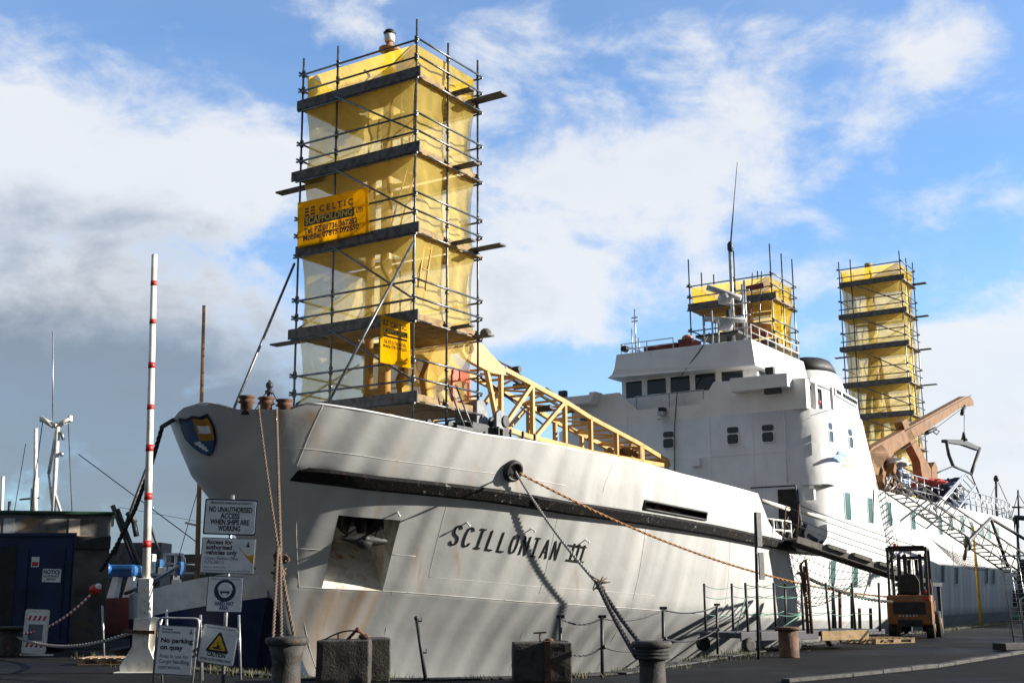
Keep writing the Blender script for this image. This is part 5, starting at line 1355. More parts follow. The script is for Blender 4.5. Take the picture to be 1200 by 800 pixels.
# ------------------------------------------------------------------ pallets
def pallet(label, c, ang, L=1.2, Wd=1.0, m='wood'):
    a = Vector((math.cos(ang), math.sin(ang), 0)); b = Vector((-a.y, a.x, 0)); c = Vector((c.x, c.y, 0)); t = thing('pallet', label, 'pallet', c, 'wooden pallets on the quay')
    for k in (-1, 0, 1):
        for j in (-1, 0, 1): mb = MB(); mb.frame(c, a, b, Z, k*(L/2-.07)-.07, k*(L/2-.07)+.07, j*(Wd/2-.06)-.05, j*(Wd/2-.06)+.05, .03, .105); mb.build('block', m, t)
    mb = MB()
    for i in range(7): x = -L/2+.05+i*(L-.1)/6; mb.frame(c, a, b, Z, x-.05, x+.05, -Wd/2, Wd/2, .128, .146)
    for j in (-1, 0, 1): mb.frame(c, a, b, Z, -L/2, L/2, j*(Wd/2-.06)-.05, j*(Wd/2-.06)+.05, .106, .127)
    mb.build('top_slats', m, t)
    mb = MB()
    for j in (-1, 0, 1): mb.frame(c, a, b, Z, -L/2, L/2, j*(Wd/2-.06)-.05, j*(Wd/2-.06)+.05, .008, .029)
    mb.build('bottom_slats', m, t)
pallet('low wooden pallet on the quay left of the barrier post', at_z(127, 778), .05, 1.0, .8)
pallet('wooden pallet lying immediately left of the forklift', at_z(1032, 753), .5, 1.4, 1.1, 'paleboard')
pallet('wooden pallet on the ground between the trailer and the forklift', at_z(1000, 748), .5, 1.2, 1.0)
mb = MB(); c = at_z(1190, 762); mb.frame(c+Z*.02, Vector((.9, .4, 0)), Vector((-.4, .9, 0)), Z, -.5, .3, -.2, .2, 0, .16); tag(mb.build('rubber_foot', 'rubber', None, .02), 'heavy rubber block holding up the mesh fence panel', 'fence foot')
# ------------------------------------------------------------------ barrier post
g_ = at_z(163, 788); Yb = g_.y
t = thing('barrier_post', 'tall white barrier pole standing upright with red bands on a flared white stand', 'barrier', g_)
base = at(160, 786, Yb); top_ = at(181, 299, Yb); lowp = at(170, 722, Yb)
def bp(y): f = (y-722)/(299-722); return lowp.lerp(top_, f)
def rad(y): return .075-.022*((722-y)/423)
mb = MB(); mb.tube([bp(728), bp(299)], rad(722), 16, rad(299)); mb.tube([bp(299), bp(299)+Z*.01], .05, 12); mb.build('pole', 'railwhite', t)
for y0_, y1_ in ((322, 317), (337, 331), (383, 378), (434, 429), (487, 481), (538, 530), (589, 581), (645, 637)):
    pass
for i, (y0_, y1_) in enumerate(((337, 331), (383.5, 378), (437, 430), (486, 480), (535, 527), (591, 583), (645, 637))):
    mb = MB(); mb.lathe(bp(y0_), [(rad(y0_)+.004, 0), (rad(y1_)+.004, (bp(y1_)-bp(y0_)).length)], 16, ax=(bp(y1_)-bp(y0_))); mb.build('band', 'red', t)
mb = MB(); sl_ = (bp(680)-bp(722)).normalized(); c = lowp
mb.frame(bp(740), Vector((1, 0, 0)), Vector((0, 1, 0)), sl_, -.11, .10, -.1, .1, -.55, .95)
st_ = mb.build('sleeve', 'railwhite', t, .01)
mb = MB()
for k in range(4): mb.ball(bp(740)+sl_*(.15+.2*k)+Vector((.02, -.105, 0)), .014, 4)
mb.build('bolt', 'rust', st_)
mb = MB(); o = Vector((lowp.x, Yb, 0))
for s_ in (-.16, .16):
    mb.prism([o+Vector((-.34, s_, 0)), o+Vector((.30, s_, 0)), o+Vector((.30, s_, .12)), o+Vector((.14, s_, .45)), o+Vector((.15, s_, .95)), o+Vector((-.15, s_, .95)), o+Vector((-.16, s_, .45)), o+Vector((-.36, s_, .12))], Vector((0, .03, 0)))
mb.wbox(o.x-.42, o.x+.36, Yb-.3, Yb+.3, .0, .03)
mb.bar(o+Vector((.0, .0, .03)), o+Vector((.22, 0, .95)), .06, .2)
mb.build('stand', 'railwhite', t, .01)
mb = MB(); mb.bar(o+Vector((-.3, -.2, .72)), o+Vector((.25, -.2, .70)), .08, .06); mb.build('cross_bar', 'rust', t)
# ------------------------------------------------------------------ signs
class Board:
    def __init__(s, TL, TR, BR, BL, Y, tilt=0.):
        P = [at(*q, Y) for q in (TL, TR, BR, BL)]
        s.ex = ((P[1]-P[0])+(P[2]-P[3])).normalized(); s.ey = ((P[0]-P[3])+(P[1]-P[2])); s.ey -= s.ex*s.ey.dot(s.ex); s.ey.normalize()
        s.c = (P[0]+P[1]+P[2]+P[3])/4; s.w = ((P[1]-P[0]).length+(P[2]-P[3]).length)/2; s.h = ((P[0]-P[3]).length+(P[1]-P[2]).length)/2
        s.n = s.ex.cross(s.ey)
        if s.n.y > 0: s.n = -s.n
    def p(s, x, y, d=0.): return s.c+s.ex*((x-.5)*s.w)+s.ey*((y-.5)*s.h)+s.n*d
    def plate(s, name, m, parent, x0=0, y0=0, x1=1, y1=1, r=.03, d0=0., d1=.012):
        pts = []; w = (x1-x0)*s.w; h = (y1-y0)*s.h; cx, cy = (x0+x1)/2, (y0+y1)/2; r = min(r, w/2.01, h/2.01)
        for sx_, sy_, a0 in ((1, 1, 0), (-1, 1, 90), (-1, -1, 180), (1, -1, 270)):
            for k in range(5):
                a = math.radians(a0+22.5*k); pts.append(s.p(cx, cy, d0)+s.ex*(sx_*(w/2-r)+r*math.cos(a))+s.ey*(sy_*(h/2-r)+r*math.sin(a)))
        mb = MB(); mb.prism(pts, s.n*(d1-d0)); return mb.build(name, m, parent)
    def text(s, mb, txt, size, x, y, wd=None, bold=.02, align='CENTER', d=.016):
        ox, oy = x, y
        put_text(mb, txt, size, lambda a, b, z: s.c+s.ex*((ox-.5)*s.w+a)+s.ey*((oy-.5)*s.h+b)+s.n*d, 0, 0, wd*s.w if wd else None, ext=0., off=size*bold, align=align)
post_t = thing('sign_post', 'leaning steel post carrying four harbour notices one above another', 'sign post', at_z(262, 803))
YS = 19.6
mb = MB(); mb.tube([at(273, 580, YS+.05), at(269, 640, YS+.05), at(265, 715, YS+.05), at(261, 803, YS+.05)], .03, 8); mb.build('post', 'galv', post_t)
def signthing(label, B, bm_='signnavy', rr=.03, bw=.022):
    t = thing('notice', label, 'sign', B.c-B.ey*B.h/2, 'harbour notices on the leaning post')
    B.plate('border', bm_, t, r=rr, d0=0, d1=.008)
    B.plate('face', 'signwhite', t, bw/B.w, bw/B.h, 1-bw/B.w, 1-bw/B.h, rr*.7, .004, .012)
    return t
B = Board((240.7, 583.8), (303, 585.7), (298.5, 627.7), (237.7, 625.5), YS-.03)
t = signthing('notice forbidding unauthorised access when ships are working, topmost on the post', B)
mb = MB(); B.text(mb, 'PENZANCE HARBOUR AUTHORITY', .05, .5, .86, .78); 
for i, (l, w) in enumerate((('NO UNAUTHORISED', .82), ('ACCESS', .36), ('WHEN SHIPS ARE', .74), ('WORKING', .42))): B.text(mb, l, .115, .5, .64-.175*i, w, .03)
mb.build('lettering', 'signblack', t)
B = Board((237, 629), (300, 631), (297.7, 672.7), (234, 670.8), YS-.03)
t = signthing('notice about access for authorised vehicles with an amber swoosh, second on the post', B, 'signgrey', .01, .012)
mb = MB()
for i, l in enumerate(('Access for', 'authorised', 'vehicles only')): B.text(mb, l, .095, .09, .82-.145*i, None, .03, 'LEFT')
mb.build('lettering', 'bannerin', t); mb = MB()
B.text(mb, 'Contact Harbour Office', .072, .07, .385, .62, .005, 'LEFT'); B.text(mb, '01736 366113', .072, .07, .27, .36, .005, 'LEFT'); B.text(mb, 'Open to visitors daily', .045, .07, .15, .4, .0, 'LEFT'); B.text(mb, 'Penzance Harbour Authority Wharf Road', .04, .07, .06, .86, .0, 'LEFT')
mb.build('small_lettering', 'signgrey', t)
mb = MB(); P = []
for i in range(13): a = i/12; P.append((.70+.28*a, .74-.28*a-.20*math.sin(a*1.3)))
Q = [(.985, .44), (.985, .56)]+[(.96-.24*(i/8), .55+.19*(i/8)**1.6-.07*math.sin(i/8*3.14)) for i in range(9)]
mb.prism([B.p(*q, .013) for q in P[:-1]+[(.985, .28)]+Q], B.n*.002); mb.build('swoosh', 'signorange', t)
mb = MB(); mb.prism([B.p(x, y, .013) for x, y in ((.82, .76), (.90, .76), (.875, .82), (.87, .90), (.85, .90), (.845, .82))], B.n*.002); mb.build('emblem', 'signnavy', t)
B = Board((244.5, 674.5), (286, 675), (283, 718), (240.7, 716), YS-.03)
t = signthing('hard hat area notice with blue round symbol, third on the post', B, 'signnavy', .025, .012)
def disc(B, cx, cy, r, name, m, t, d, n=28, sx=1., sy=1., a0=0, a1=360):
    mb = MB(); mb.prism([B.p(cx, cy, d)+B.ex*math.cos(math.radians(a0+(a1-a0)*i/n))*r*sx+B.ey*math.sin(math.radians(a0+(a1-a0)*i/n))*r*sy for i in range(n if a1-a0 >= 360 else n+1)], B.n*.002); return mb.build(name, m, t)
disc(B, .5, .60, .17, 'symbol', 'signnavy', t, .013); disc(B, .5, .62, .115, 'head', 'signwhite', t, .016, a0=0, a1=180); disc(B, .5, .60, .10, 'face_mark', 'signwhite', t, .0165, sy=1.1); disc(B, .5, .585, .075, 'visor', 'signnavy', t, .019, a0=180, a1=360); disc(B, .5, .53, .045, 'chin', 'signwhite', t, .0215, a0=180, a1=360)
mb = MB(); B.text(mb, 'HARD HAT', .085, .5, .19, .52, .03); B.text(mb, 'AREA', .085, .5, .07, .26, .03); B.text(mb, 'Penzance Harbour Authority', .035, .5, .90, .8, 0); mb.build('lettering', 'signblue', t)
B = Board((237.5, 729.7), (280.5, 735.5), (273.5, 781.5), (231.5, 774.5), YS-.08)
t = signthing('crooked caution notice with yellow triangle, lowest on the post', B, 'signgrey', .04, .012)
def tri(B, cx, cy, s_, name, m, d):
    mb = MB(); P = [(0, 1), (-.93, -.62), (.93, -.62)]; pts = []
    for i in range(3):
        a = Vector(P[i]); 
        for q in (P[i-1], P[(i+1) % 3]): b = a.lerp(Vector(q), .08); pts.append(b)
    mb.prism([B.p(cx, cy, d)+B.ex*p.x*s_+B.ey*p.y*s_ for p in pts], B.n*.002); mb.build(name, m, t)
tri(B, .5, .52, .205, 'triangle', 'signblack', .013); tri(B, .5, .52, .145, 'triangle_fill', 'signyellow', .016)
mb = MB(); o = B.p(.5, .47, .019); mb.prism([o+B.ex*x+B.ey*y for x, y in ((-.07, -.045), (.07, -.045), (.07, -.03), (.03, -.03), (.03, .02), (.0, .02), (-.0, .07), (-.012, .07), (-.015, -.01), (-.07, -.02))], B.n*.002); mb.build('truck_symbol', 'signblack', t)
mb = MB(); B.text(mb, 'CAUTION', .085, .5, .195, .5, .035); B.text(mb, 'FORK LIFTS OPERATING', .048, .5, .085, .82, .02); B.text(mb, 'Penzance Harbour Authority', .035, .5, .91, .8, 0); mb.build('lettering', 'signblack', t)
# A-board
YA = 19.3
B = Board((186, 731), (231, 734.7), (223.6, 791), (180.3, 789.7), YA)
t = thing('folding_sign', 'white folding board with rounded tube frame asking for no parking on the quay', 'sign', at_z(205, 803))
fr_ = []
for q in ((178.5, 806), (184.2, 735), (184.8, 727.5), (187, 724.5), (190.5, 723.6), (227, 724.2), (231, 725), (233, 728), (233, 735), (224.5, 806)): fr_.append(at(*q, YA+.02))
mb = MB(); mb.tube(fr_, .016, 8); mb.tube([p+Vector((.0, .55*(1-(p.z-fr_[0].z)/1.15), 0)) for p in fr_], .016, 8); mb.build('frame', 'galv', t)
B.plate('panel', 'signgrey', t, r=.01, d0=-.004, d1=.006); B.plate('face', 'signwhite', t, .03, .02, .97, .98, .01, .003, .010)
mb = MB(); B.text(mb, 'No parking', .098, .10, .655, .84, .03, 'LEFT'); B.text(mb, 'on quay', .098, .10, .515, .60, .03, 'LEFT'); B.text(mb, 'Penzance', .04, .10, .91, .28, .02, 'LEFT'); B.text(mb, 'Harbour Authority', .04, .10, .85, .5, .02, 'LEFT'); mb.build('lettering', 'signblack', t)
mb = MB()
for i, (l, w) in enumerate((('Area in use for', .78), ('Cargo handling', .80), ('operations.', .60))): B.text(mb, l, .082, .10, .345-.11*i, w, .005, 'LEFT')
mb.build('small_lettering', 'signgrey', t)
mb = MB(); mb.prism([B.p(x, y, .013) for x, y in ((.82, .85), (.94, .85), (.90, .89), (.89, .94), (.87, .94), (.86, .89))], B.n*.002); mb.build('emblem', 'signgrey', t)
# thin stakes behind
for i, (x, y0_, y1_) in enumerate(((195.5, 714, 790), (280, 720, 796), (120, 709, 770), (235, 720, 797))):
    g_ = at_z(x+ (2 if i else 0), y1_); mb = MB(); mb.tube([g_, at(x, y0_, g_.y)], .022, 6)
    tag(mb.build('stake', 'galv'), ['thin pale stake poking up behind the folding board', 'thin pale stake just right of the caution notice', 'thin grey stake behind the low pallet', 'thin stake between the folding board and the caution notice'][i], 'stake', 'thin rail stakes on the quay edge')
# chevron board, tape, rope at left
YC = at_z(42, 768).y
B = Board((29.5, 713), (58, 714), (54, 766), (25, 765), YC)
t = thing('folding_sign', 'small leaning folding board with red and white chevrons by the blue cabin', 'sign', at_z(42, 768))
B.plate('frame', 'railwhite', t, r=.06, d0=-.01, d1=.0); B.plate('face', 'signwhite', t, .1, .08, .9, .92, .02, .0, .006)
for yb_, nm in ((.80, 'upper_chevrons'), (.20, 'lower_chevrons')):
    mb = MB()
    for k in range(4): x = .14+.2*k; mb.prism([B.p(xx, yy, .009) for xx, yy in ((x, yb_-.055), (x+.09, yb_-.055), (x+.16, yb_+.055), (x+.07, yb_+.055))], B.n*.003)
    mb.build(nm, 'red', t)
mb = MB(); mb.prism([B.p(xx, yy, .009) for xx, yy in ((.2, .3), (.8, .3), (.8, .66), (.2, .66))], B.n*.003); mb.build('blank_panel', 'signgrey', t)
mb = MB(); mb.tube([B.p(0, 0, .0), B.p(-.0, -.06)-B.n*0], .02, 6); mb.tube([B.p(.5, .0)+Vector((-.4, .1, -.05)), B.p(.5, 0)+Vector((.45, .05, -.05))], .04, 6); mb.build('foot_bar', 'railwhite', t)
# red and white tape: alternating lengths on a sagging line
a = at(27, 742, YC-.1); b = at(112, 690, YC+.6)
pts = sag(a, b, .22, 40); mb = MB()
for i in range(40): mb.mi = i % 2; mb.tube([pts[i], pts[i+1]], .03, 6)
mb.mi = 1; mb.ball(b, .13, 6, (1.2, 1, .9)); mb.mi = 0; mb.ball(b+Vector((.08, -.05, .06)), .08, 5)
tag(mb.build('barrier_tape', ['signwhite', 'red']), 'red and white striped plastic chain strung from the chevron board to the shed', 'barrier tape')
rope('quay_rope', 'pale rope stretched along the ground from the left bollard to the barrier stand', sag(at(20, 746, 29.2)+Z*0, Vector((o.x if False else lowp.x-.1, Yb, .75)), .25, 20), .035, 'greyrope', strands=2)
# ------------------------------------------------------------------ blue cabin and shed
YK = 31.5
t = thing('site_cabin', 'dark blue steel cabin with open doorway and two notices on its front', 'cabin', Vector((at(20, 740, YK).x, YK+1.5, 0)))
xl = at(-60, 700, YK).x; xr = at(84, 700, YK).x; zt_ = at(40, 628, YK).z
mb = MB(); a_ = Vector((xr, YK, 0)); mb.add([a_+Vector((xl-xr, 0, z)) for z in (.12, zt_)]+[a_+Z*z for z in (.12, zt_)]+[a_+Vector((-1.25, 3.2, z)) for z in (.12, zt_)]+[a_+Vector((xl-xr-1.25, 3.2, z)) for z in (.12, zt_)], [(0, 2, 3, 1), (2, 4, 5, 3), (4, 6, 7, 5), (6, 0, 1, 7), (1, 3, 5, 7), (0, 6, 4, 2)])
for i in range(7): x = at(18, 700, YK).x+(.16*i); mb.wbox(x, x+.07, YK-.02, YK+.0, .3, zt_-.2) if i % 2 and i < 3 else None
mb.build('shell', 'bluebox', t, .02)
mb = MB(); mb.prism([Vector((xl, YK-.06, zt_)), Vector((xr+.05, YK-.06, zt_)), Vector((xr-1.2, YK+3.25, zt_)), Vector((xl-1.3, YK+3.25, zt_))], Z*.08); mb.build('roof_edge', 'bluebox', t)
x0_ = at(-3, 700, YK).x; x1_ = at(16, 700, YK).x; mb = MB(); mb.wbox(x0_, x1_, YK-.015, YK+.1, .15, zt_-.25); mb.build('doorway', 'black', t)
x0_ = at(20, 700, YK).x; x1_ = at(82, 700, YK).x; mb = MB(); mb.wbox(x0_, x1_, YK-.05, YK-.0, .2, zt_-.18); dr = mb.build('door', 'bluebox', t, .015)
mb = MB(); mb.wbox(x0_+.2, x0_+.24, YK-.09, YK-.05, .3, zt_-.3); mb.wbox(x1_-.2, x1_-.17, YK-.09, YK-.05, .3, zt_-.3); mb.build('locking_bar', 'bluebox', dr)
B = Board((50, 666), (72, 666.5), (71, 682), (49.5, 681.5), YK-.07); B.plate('notice', 'signwhite', dr, r=.01)
mb = MB(); B.text(mb, 'NOTICE', .14, .5, .62, .9, .03); B.text(mb, 'ALL VISITORS MUST', .07, .5, .38, .85); B.text(mb, 'REPORT', .07, .5, .15, .5); mb.build('notice_lettering', 'signblack', dr)
B = Board((37, 652), (46, 652.3), (46, 664), (37, 664), YK-.07); B.plate('notice', 'signwhite', dr, r=.005); 
mb = MB(); mb.prism([B.p(x, y, .013) for x, y in ((.1, .1), (.9, .1), (.9, .5), (.1, .5))], B.n*.002); mb.build('red_panel', 'red', dr)
YH = 36.
t = thing('harbour_shed', 'grey flat roofed shed with streaked cladding and green roof edge behind the blue cabin', 'shed', Vector((at(60, 700, YH).x, YH+3, 0)))
xr = at(128, 650, YH).x; zt_ = at(60, 604, YH).z
mb = MB(); mb.frame(Vector((xr, YH, 0)), Vector((.95, .31, 0)), Vector((-.31, .95, 0)), Z, -9, 0, 0, 6, 0, zt_)
mb.build('wall', 'gravelroof', t, .02)
SF = (Vector((xr, YH, 0)), Vector((.95, .31, 0)), Vector((-.31, .95, 0)), Z); mb = MB(); mb.frame(*SF, -9, .1, -.12, 6.1, zt_, zt_+.10); mb.build('roof', 'greenpaint', t, .03)
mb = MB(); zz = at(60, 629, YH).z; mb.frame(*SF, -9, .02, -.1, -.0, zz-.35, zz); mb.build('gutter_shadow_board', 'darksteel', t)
mb = MB(); mb.tube([Vector((xr-3.4, YH+1, zt_)), Vector((xr-3.4, YH+1, zt_+.5))], .05); mb.build('vent_pipe', 'darksteel', t)
for xx in (20, 29, 95): pass
mb = MB(); mb.frame(*SF, -1.15, -.85, -.02, -.001, zz+.02, zt_-.12); mb.build('rusty_panel', 'paledoor', t)
mb = MB(); mb.frame(*SF, -2.9, -2.6, -.02, -.001, zz+.02, zt_-.12); mb.build('pale_panel', 'galv', t)
# ------------------------------------------------------------------ blue and white boat behind the bow
def boat_hull(name, P0, P1, wd, h0, h1, keel, m1, m2, parent, split=.45, n=26, blunt=.5):
    """P0 stern, P1 bow at deck level; m1 upper, m2 lower band"""
    d = (P1-P0); L = d.length; d.normalize(); s_ = Vector((-d.y, d.x, 0)); rows = [0, split*.33, split*.66, split, split+.001, .55, .8, 1]
    up = MB(); lo_ = MB(); V = []
    for i in range(n+1):
        a = i/n; b = wd*(1-max(0, (a-.45)/.55)**2.4)*(.75+.25*min(1, a*4)) if a < .999 else .01
        zt_ = P0.z+h0*0+(P1.z-P0.z)*a**2
        row = []
        for k in rows:
            z = zt_-(zt_-keel)*k; bb = b*(1-.35*k**1.5)-(.0); xx = L*a - (1-(1-k))*0 - .9*k*max(0, a-.7)/.3
            row.append((P0+d*xx, bb, z))
        V.append(row)
    for side in (-1, 1):
        for tgt, lo_i, hi_i in ((up, 0, 3), (lo_, 4, 7)):
            vs = [Vector((p.x, p.y, z))+s_*side*bb for row in V for (p, bb, z) in row[lo_i:hi_i+1]]; m_ = hi_i-lo_i+1
            tgt.add(vs, [(i*m_+j, i*m_+j+1, (i+1)*m_+j+1, (i+1)*m_+j) for i in range(n) for j in range(m_-1)], True)
    dk_ = MB(); dk_.add([q for row in V for q in (Vector((row[0][0].x, row[0][0].y, row[0][2]-.1))-s_*row[0][1]*.97, Vector((row[0][0].x, row[0][0].y, row[0][2]-.1))+s_*row[0][1]*.97)], [(2*i, 2*i+1, 2*i+3, 2*i+2) for i in range(n)])
    up.add([V[0][k][0].xy.to_3d()+Z*V[0][k][2]+s_*V[0][k][1]*q for q in (-1, 1) for k in (0, 3)], [(0, 1, 3, 2)]); lo_.add([V[0][k][0].xy.to_3d()+Z*V[0][k][2]+s_*V[0][k][1]*q for q in (-1, 1) for k in (4, 7)], [(0, 1, 3, 2)])
    up.build('topsides', m1, parent); lo_.build('lower_hull', m2, parent); dk_.build('deck', 'graypaint', parent)
    return d, s_, L
t = thing('fishing_boat', 'broad navy boat with grey white topsides moored behind the notices under the bow', 'boat', Vector((-9, 34, -2.6)))
P0 = at(206, 696, 34.5); P1 = at(318, 664, 31.5)
P1 = Vector((P1.x, P1.y, P1.z)); P0 = Vector((P0.x, P0.y, P0.z))
d, s_, L = boat_hull('b', P0, P1, 1.9, 0, 0, -2.6, 'signwhite', 'blueboat', t, .16)
pts = [P0+d*(L*i/12)+Z*((P1.z-P0.z)*(i/12)**2) for i in range(12)]
mb = MB(); mb.tube([p-Z*.03+s_*-1.75 for p in pts[1:9]], .05, 6); mb.build('gunwale_tube', 'galv', t)
mb = MB(); c = P0+d*(L*.4); mb.tube([at(230.5, 690, c.y), at(239, 358, c.y)], .07, 10, .045); 
mb.build('mast', 'mastwood', t)
mb = MB(); mb.tube([at(217, 612, c.y), at(234, 616, c.y)], .03); mb.build('yard', 'railwhite', t)
mb = MB(); mb.tube([at(92, 532, c.y+2), at(232, 636, c.y)], .014, 4); mb.tube([at(236, 560, c.y), at(210, 650, c.y)], .01, 4); mb.build('rigging', 'darkrope', t)
# boats beyond on the left
t = thing('fishing_boat', 'dark fishing boat with bright blue cover and crossed derrick spars behind the shed', 'boat', Vector((-14, 46, -2.6)), 'moored fishing boats in the background')
YB = 45.
P0 = at(95, 702, YB+1); P1 = at(330, 690, YB-3); boat_hull('b', P0, P1, 2.2, 0, 0, -2.6, 'maroon', 'darksteel', t, .3)
mb = MB(); a = at(128, 662, YB); b = at(162, 676, YB); mb.wbox(a.x, b.x+.2, YB-1, YB+1.5, b.z, a.z); mb.ball(a+Vector((.2, -1, -.15)), .22, 6); mb.build('cover', 'bluetarp', t, .15)
mb = MB(); a = at(130, 676, YB); b = at(150, 710, YB)
for k in range(3): mb.prism([Vector((a.x+.1+k*.55, YB-.9, b.z)), Vector((a.x+.4+k*.55, YB-.9, b.z)), Vector((a.x+.55+k*.55, YB-.9, a.z)), Vector((a.x+.35+k*.55, YB-.9, a.z))], Vector((0, .5, 0)))
mb.build('wheelhouse', 'signwhite', t)
mb = MB(); a = at(140, 636, YB+2); b = at(190, 700, YB+2); mb.wbox(a.x, b.x, YB+1.6, YB+3, b.z, a.z); mb.build('shelter', 'board', t, .02)
mb = MB()
for (p, q, r_) in (((132, 592), (163, 672), .09), ((138, 596), (166, 670), .07), ((172, 548), (134, 650), .06), ((174, 610), (187, 647), .05), ((150, 600), (158, 612), .12), ((157, 612), (160, 628), .1)): mb.tube([at(*p, YB), at(*q, YB)], r_, 6)
mb.build('derrick_spar', 'darksteel', t)
mb = MB()
for x in (193, 206, 214): mb.tube([at(x, 648, YB), at(x, 676, YB)], .05, 6)
mb.tube([at(193, 649, YB), at(212, 649, YB), at(216, 654, YB), at(216, 674, YB)], .05, 6); mb.tube([at(193, 660, YB), at(240, 662, YB)], .04, 6); mb.tube([at(160, 674, YB), at(240, 671, YB)], .05, 6)
mb.build('gallows', 'galv', t)
for (x, y, w, h, m_) in ((176, 660, 9, 22, 'signwhite'), (188, 660, 3, 10, 'bluetarp'), (211, 666, 5, 16, 'bluetarp'), (190, 668, 6, 8, 'railwhite'), (201, 668, 5, 8, 'railwhite'), (207, 682, 8, 7, 'railwhite')):
    a = at(x-w/2, y-h/2, YB-.5); b = at(x+w/2, y+h/2, YB-.5); mb = MB(); mb.wbox(a.x, b.x, YB-.7, YB-.3, b.z, a.z); mb.build('deck_box', m_, t, .03)
# masts of other boats above the shed
def yacht(label, x, Y, ytop, parts):
    c = at(x, 700, Y); c.z = -2.6; t = thing('moored_boat', label, 'boat', c, 'boats whose masts show above the shed')
    a_ = c+Vector((-2.5, 0, 3.3)); b_ = c+Vector((2.8, 1, 3.5)); boat_hull('b', a_, b_, 1.2, 0, 0, -2.6, 'signwhite', 'blueboat', t)
    for nm, m_, segs in parts:
        mb = MB()
        for p, q, r_ in segs: mb.tube([at(*p, Y), at(*q, Y)], r_, 7)
        mb.build(nm, m_, t)
yacht('boat with white tripod mast and forked crosstree above the shed', 64, 52., 490, [('mast', 'railwhite', [((68, 500), (60, 640), .10), ((66, 505), (57, 555), .07), ((57, 555), (62, 600), .05), ((62, 570), (74, 608), .07)]), ('crosstree', 'railwhite', [((49, 490), (63, 499), .12), ((82, 491), (67, 499), .12), ((49, 488), (49, 494), .1), ((82, 487), (82, 494), .1), ((67, 499), (64, 497), .14)]), ('aerial', 'galv', [((62, 492), (62, 388), .03), ((72, 505), (74, 515), .08), ((71, 530), (73, 534), .1)]), ('rigging', 'darksteel', [((80, 495), (86, 640), .02), ((50, 494), (30, 640), .02), ((30, 520), (10, 640), .015)])])
yacht('boat with plain grey white mast left of the forked mast', 41, 55., 500, [('mast', 'railwhite', [((42, 502), (41, 640), .09), ((42, 560), (40, 600), .13)]), ('yard', 'darksteel', [((23, 585), (46, 583), .04)]), ('second_mast', 'galv', [((38, 572), (36, 640), .08)])])
yacht('boat with short mast at the extreme left above the shed', 2, 50., 560, [('mast', 'railwhite', [((3.5, 558), (0, 640), .07)])])
yacht('boat with thin distant wire stayed mast right of the barrier pole', 215, 60., 500, [('mast', 'galv', [((175, 595), (176, 660), .03), ((176, 597), (180, 594), .06)]), ('stay', 'darksteel', [((140, 594), (240, 612), .012)])])
# trawler and gantry at far right
t = thing('fishing_boat', 'dark trawler with A shaped gantry beyond the far end of the truss gangway', 'boat', W(66, -1, -2.6))
Yr = 92.
P0 = at(1172, 700, Yr-3); P1 = at(1260, 676, Yr); boat_hull('b', P0, P1, 2.6, 0, 0, -2.6, 'greenpaint', 'black', t, .4)
mb = MB(); a = at(1188, 655, Yr); b = at(1235, 700, Yr); mb.wbox(a.x, b.x, Yr-1, Yr+3, b.z, a.z); mb.build('wheelhouse', 'darksteel', t, .1)
mb = MB()
for p, q, r_ in (((1189, 606), (1176, 690), .14), ((1192, 606), (1196, 690), .12), ((1189, 606), (1215, 608), .2), ((1193, 574), (1194, 606), .07), ((1186, 594), (1202, 594), .07), ((1186, 640), (1215, 690), .1)): mb.tube([at(*p, Yr), at(*q, Yr)], r_, 6)
mb.build('gantry', 'darksteel', t)
mb = MB()
for p, q in (((1170, 565), (1186, 600)), ((1193, 578), (1230, 640)), ((1193, 578), (1176, 640))): mb.tube([at(*p, Yr), at(*q, Yr)], .03, 5)
mb.build('rigging', 'darkrope', t)
# distant harbour arm
mb = MB(); a = at(60, 650, 150.); mb.wbox(-160, 30, 150, 158, -3, a.z); mb.wbox(-160, -40, 147, 150, -3, a.z-1.4); tag(mb.build('harbour_wall', 'farland'), 'long dark stone harbour wall in the distance beyond the moored boats', 'harbour wall')
mb = MB(); mb.wbox(60, 190, 210, 222, -3, 2.6); tag(mb.build('harbour_wall', 'farland'), 'distant dark harbour wall at the right beyond the trawler', 'harbour wall')
rnd = random.Random(2); mb = MB(); vs = []; n = 70
prev = None; X0, X1, Yl = -420., -30., 520.
P = [(X0+(X1-X0)*i/n, 9+9*mnoise.noise(Vector((i*.13, 0, 3)))+3*mnoise.noise(Vector((i*.7, 1, 3)))) for i in range(n+1)]
mb.add([Vector((x, Yl, -3)) for x, h in P]+[Vector((x, Yl+30, max(h*.55, 1))) for x, h in P]+[Vector((x, Yl+140, -3)) for x, h in P], [(i, i+1, n+2+i, n+1+i) for i in range(n)]+[(n+1+i, n+2+i, 2*n+3+i, 2*n+2+i) for i in range(n)]); struct(mb.build('far_hills', 'farland'))
# ------------------------------------------------------------------ forklift, seen from behind
g_ = at_z(1068, 748); an = math.radians(22)      # drives away from us, nose turned slightly right
fd = Vector((math.sin(an), math.cos(an), 0)); fs_ = Vector((math.cos(an), -math.sin(an), 0)); O = Vector((g_.x, g_.y, 0)); k_ = 1.13
t = thing('forklift', 'worn orange forklift truck parked facing away in front of the ship', 'forklift', O)
def fb(mb, x0, x1, y0, y1, z0, z1): return mb.frame(O, fs_*k_, fd*k_, Z*k_, x0, x1, y0, y1, z0, z1)
def fp(x, y, z): return O+fs_*k_*x+fd*k_*y+Z*k_*z
mb = MB(); prof = [(0.0, .34), (-.0, .95), (.10, 1.10), (.75, 1.10), (.75, .34)]
mb.prism([fp(-.56, y, z) for y, z in prof], fs_*k_*1.12); cw = mb.build('counterweight', 'forky', t, .05)
mb = MB(); fb(mb, -.40, .40, -.012, .01, .62, .92); mb.build('grille', 'black', cw)
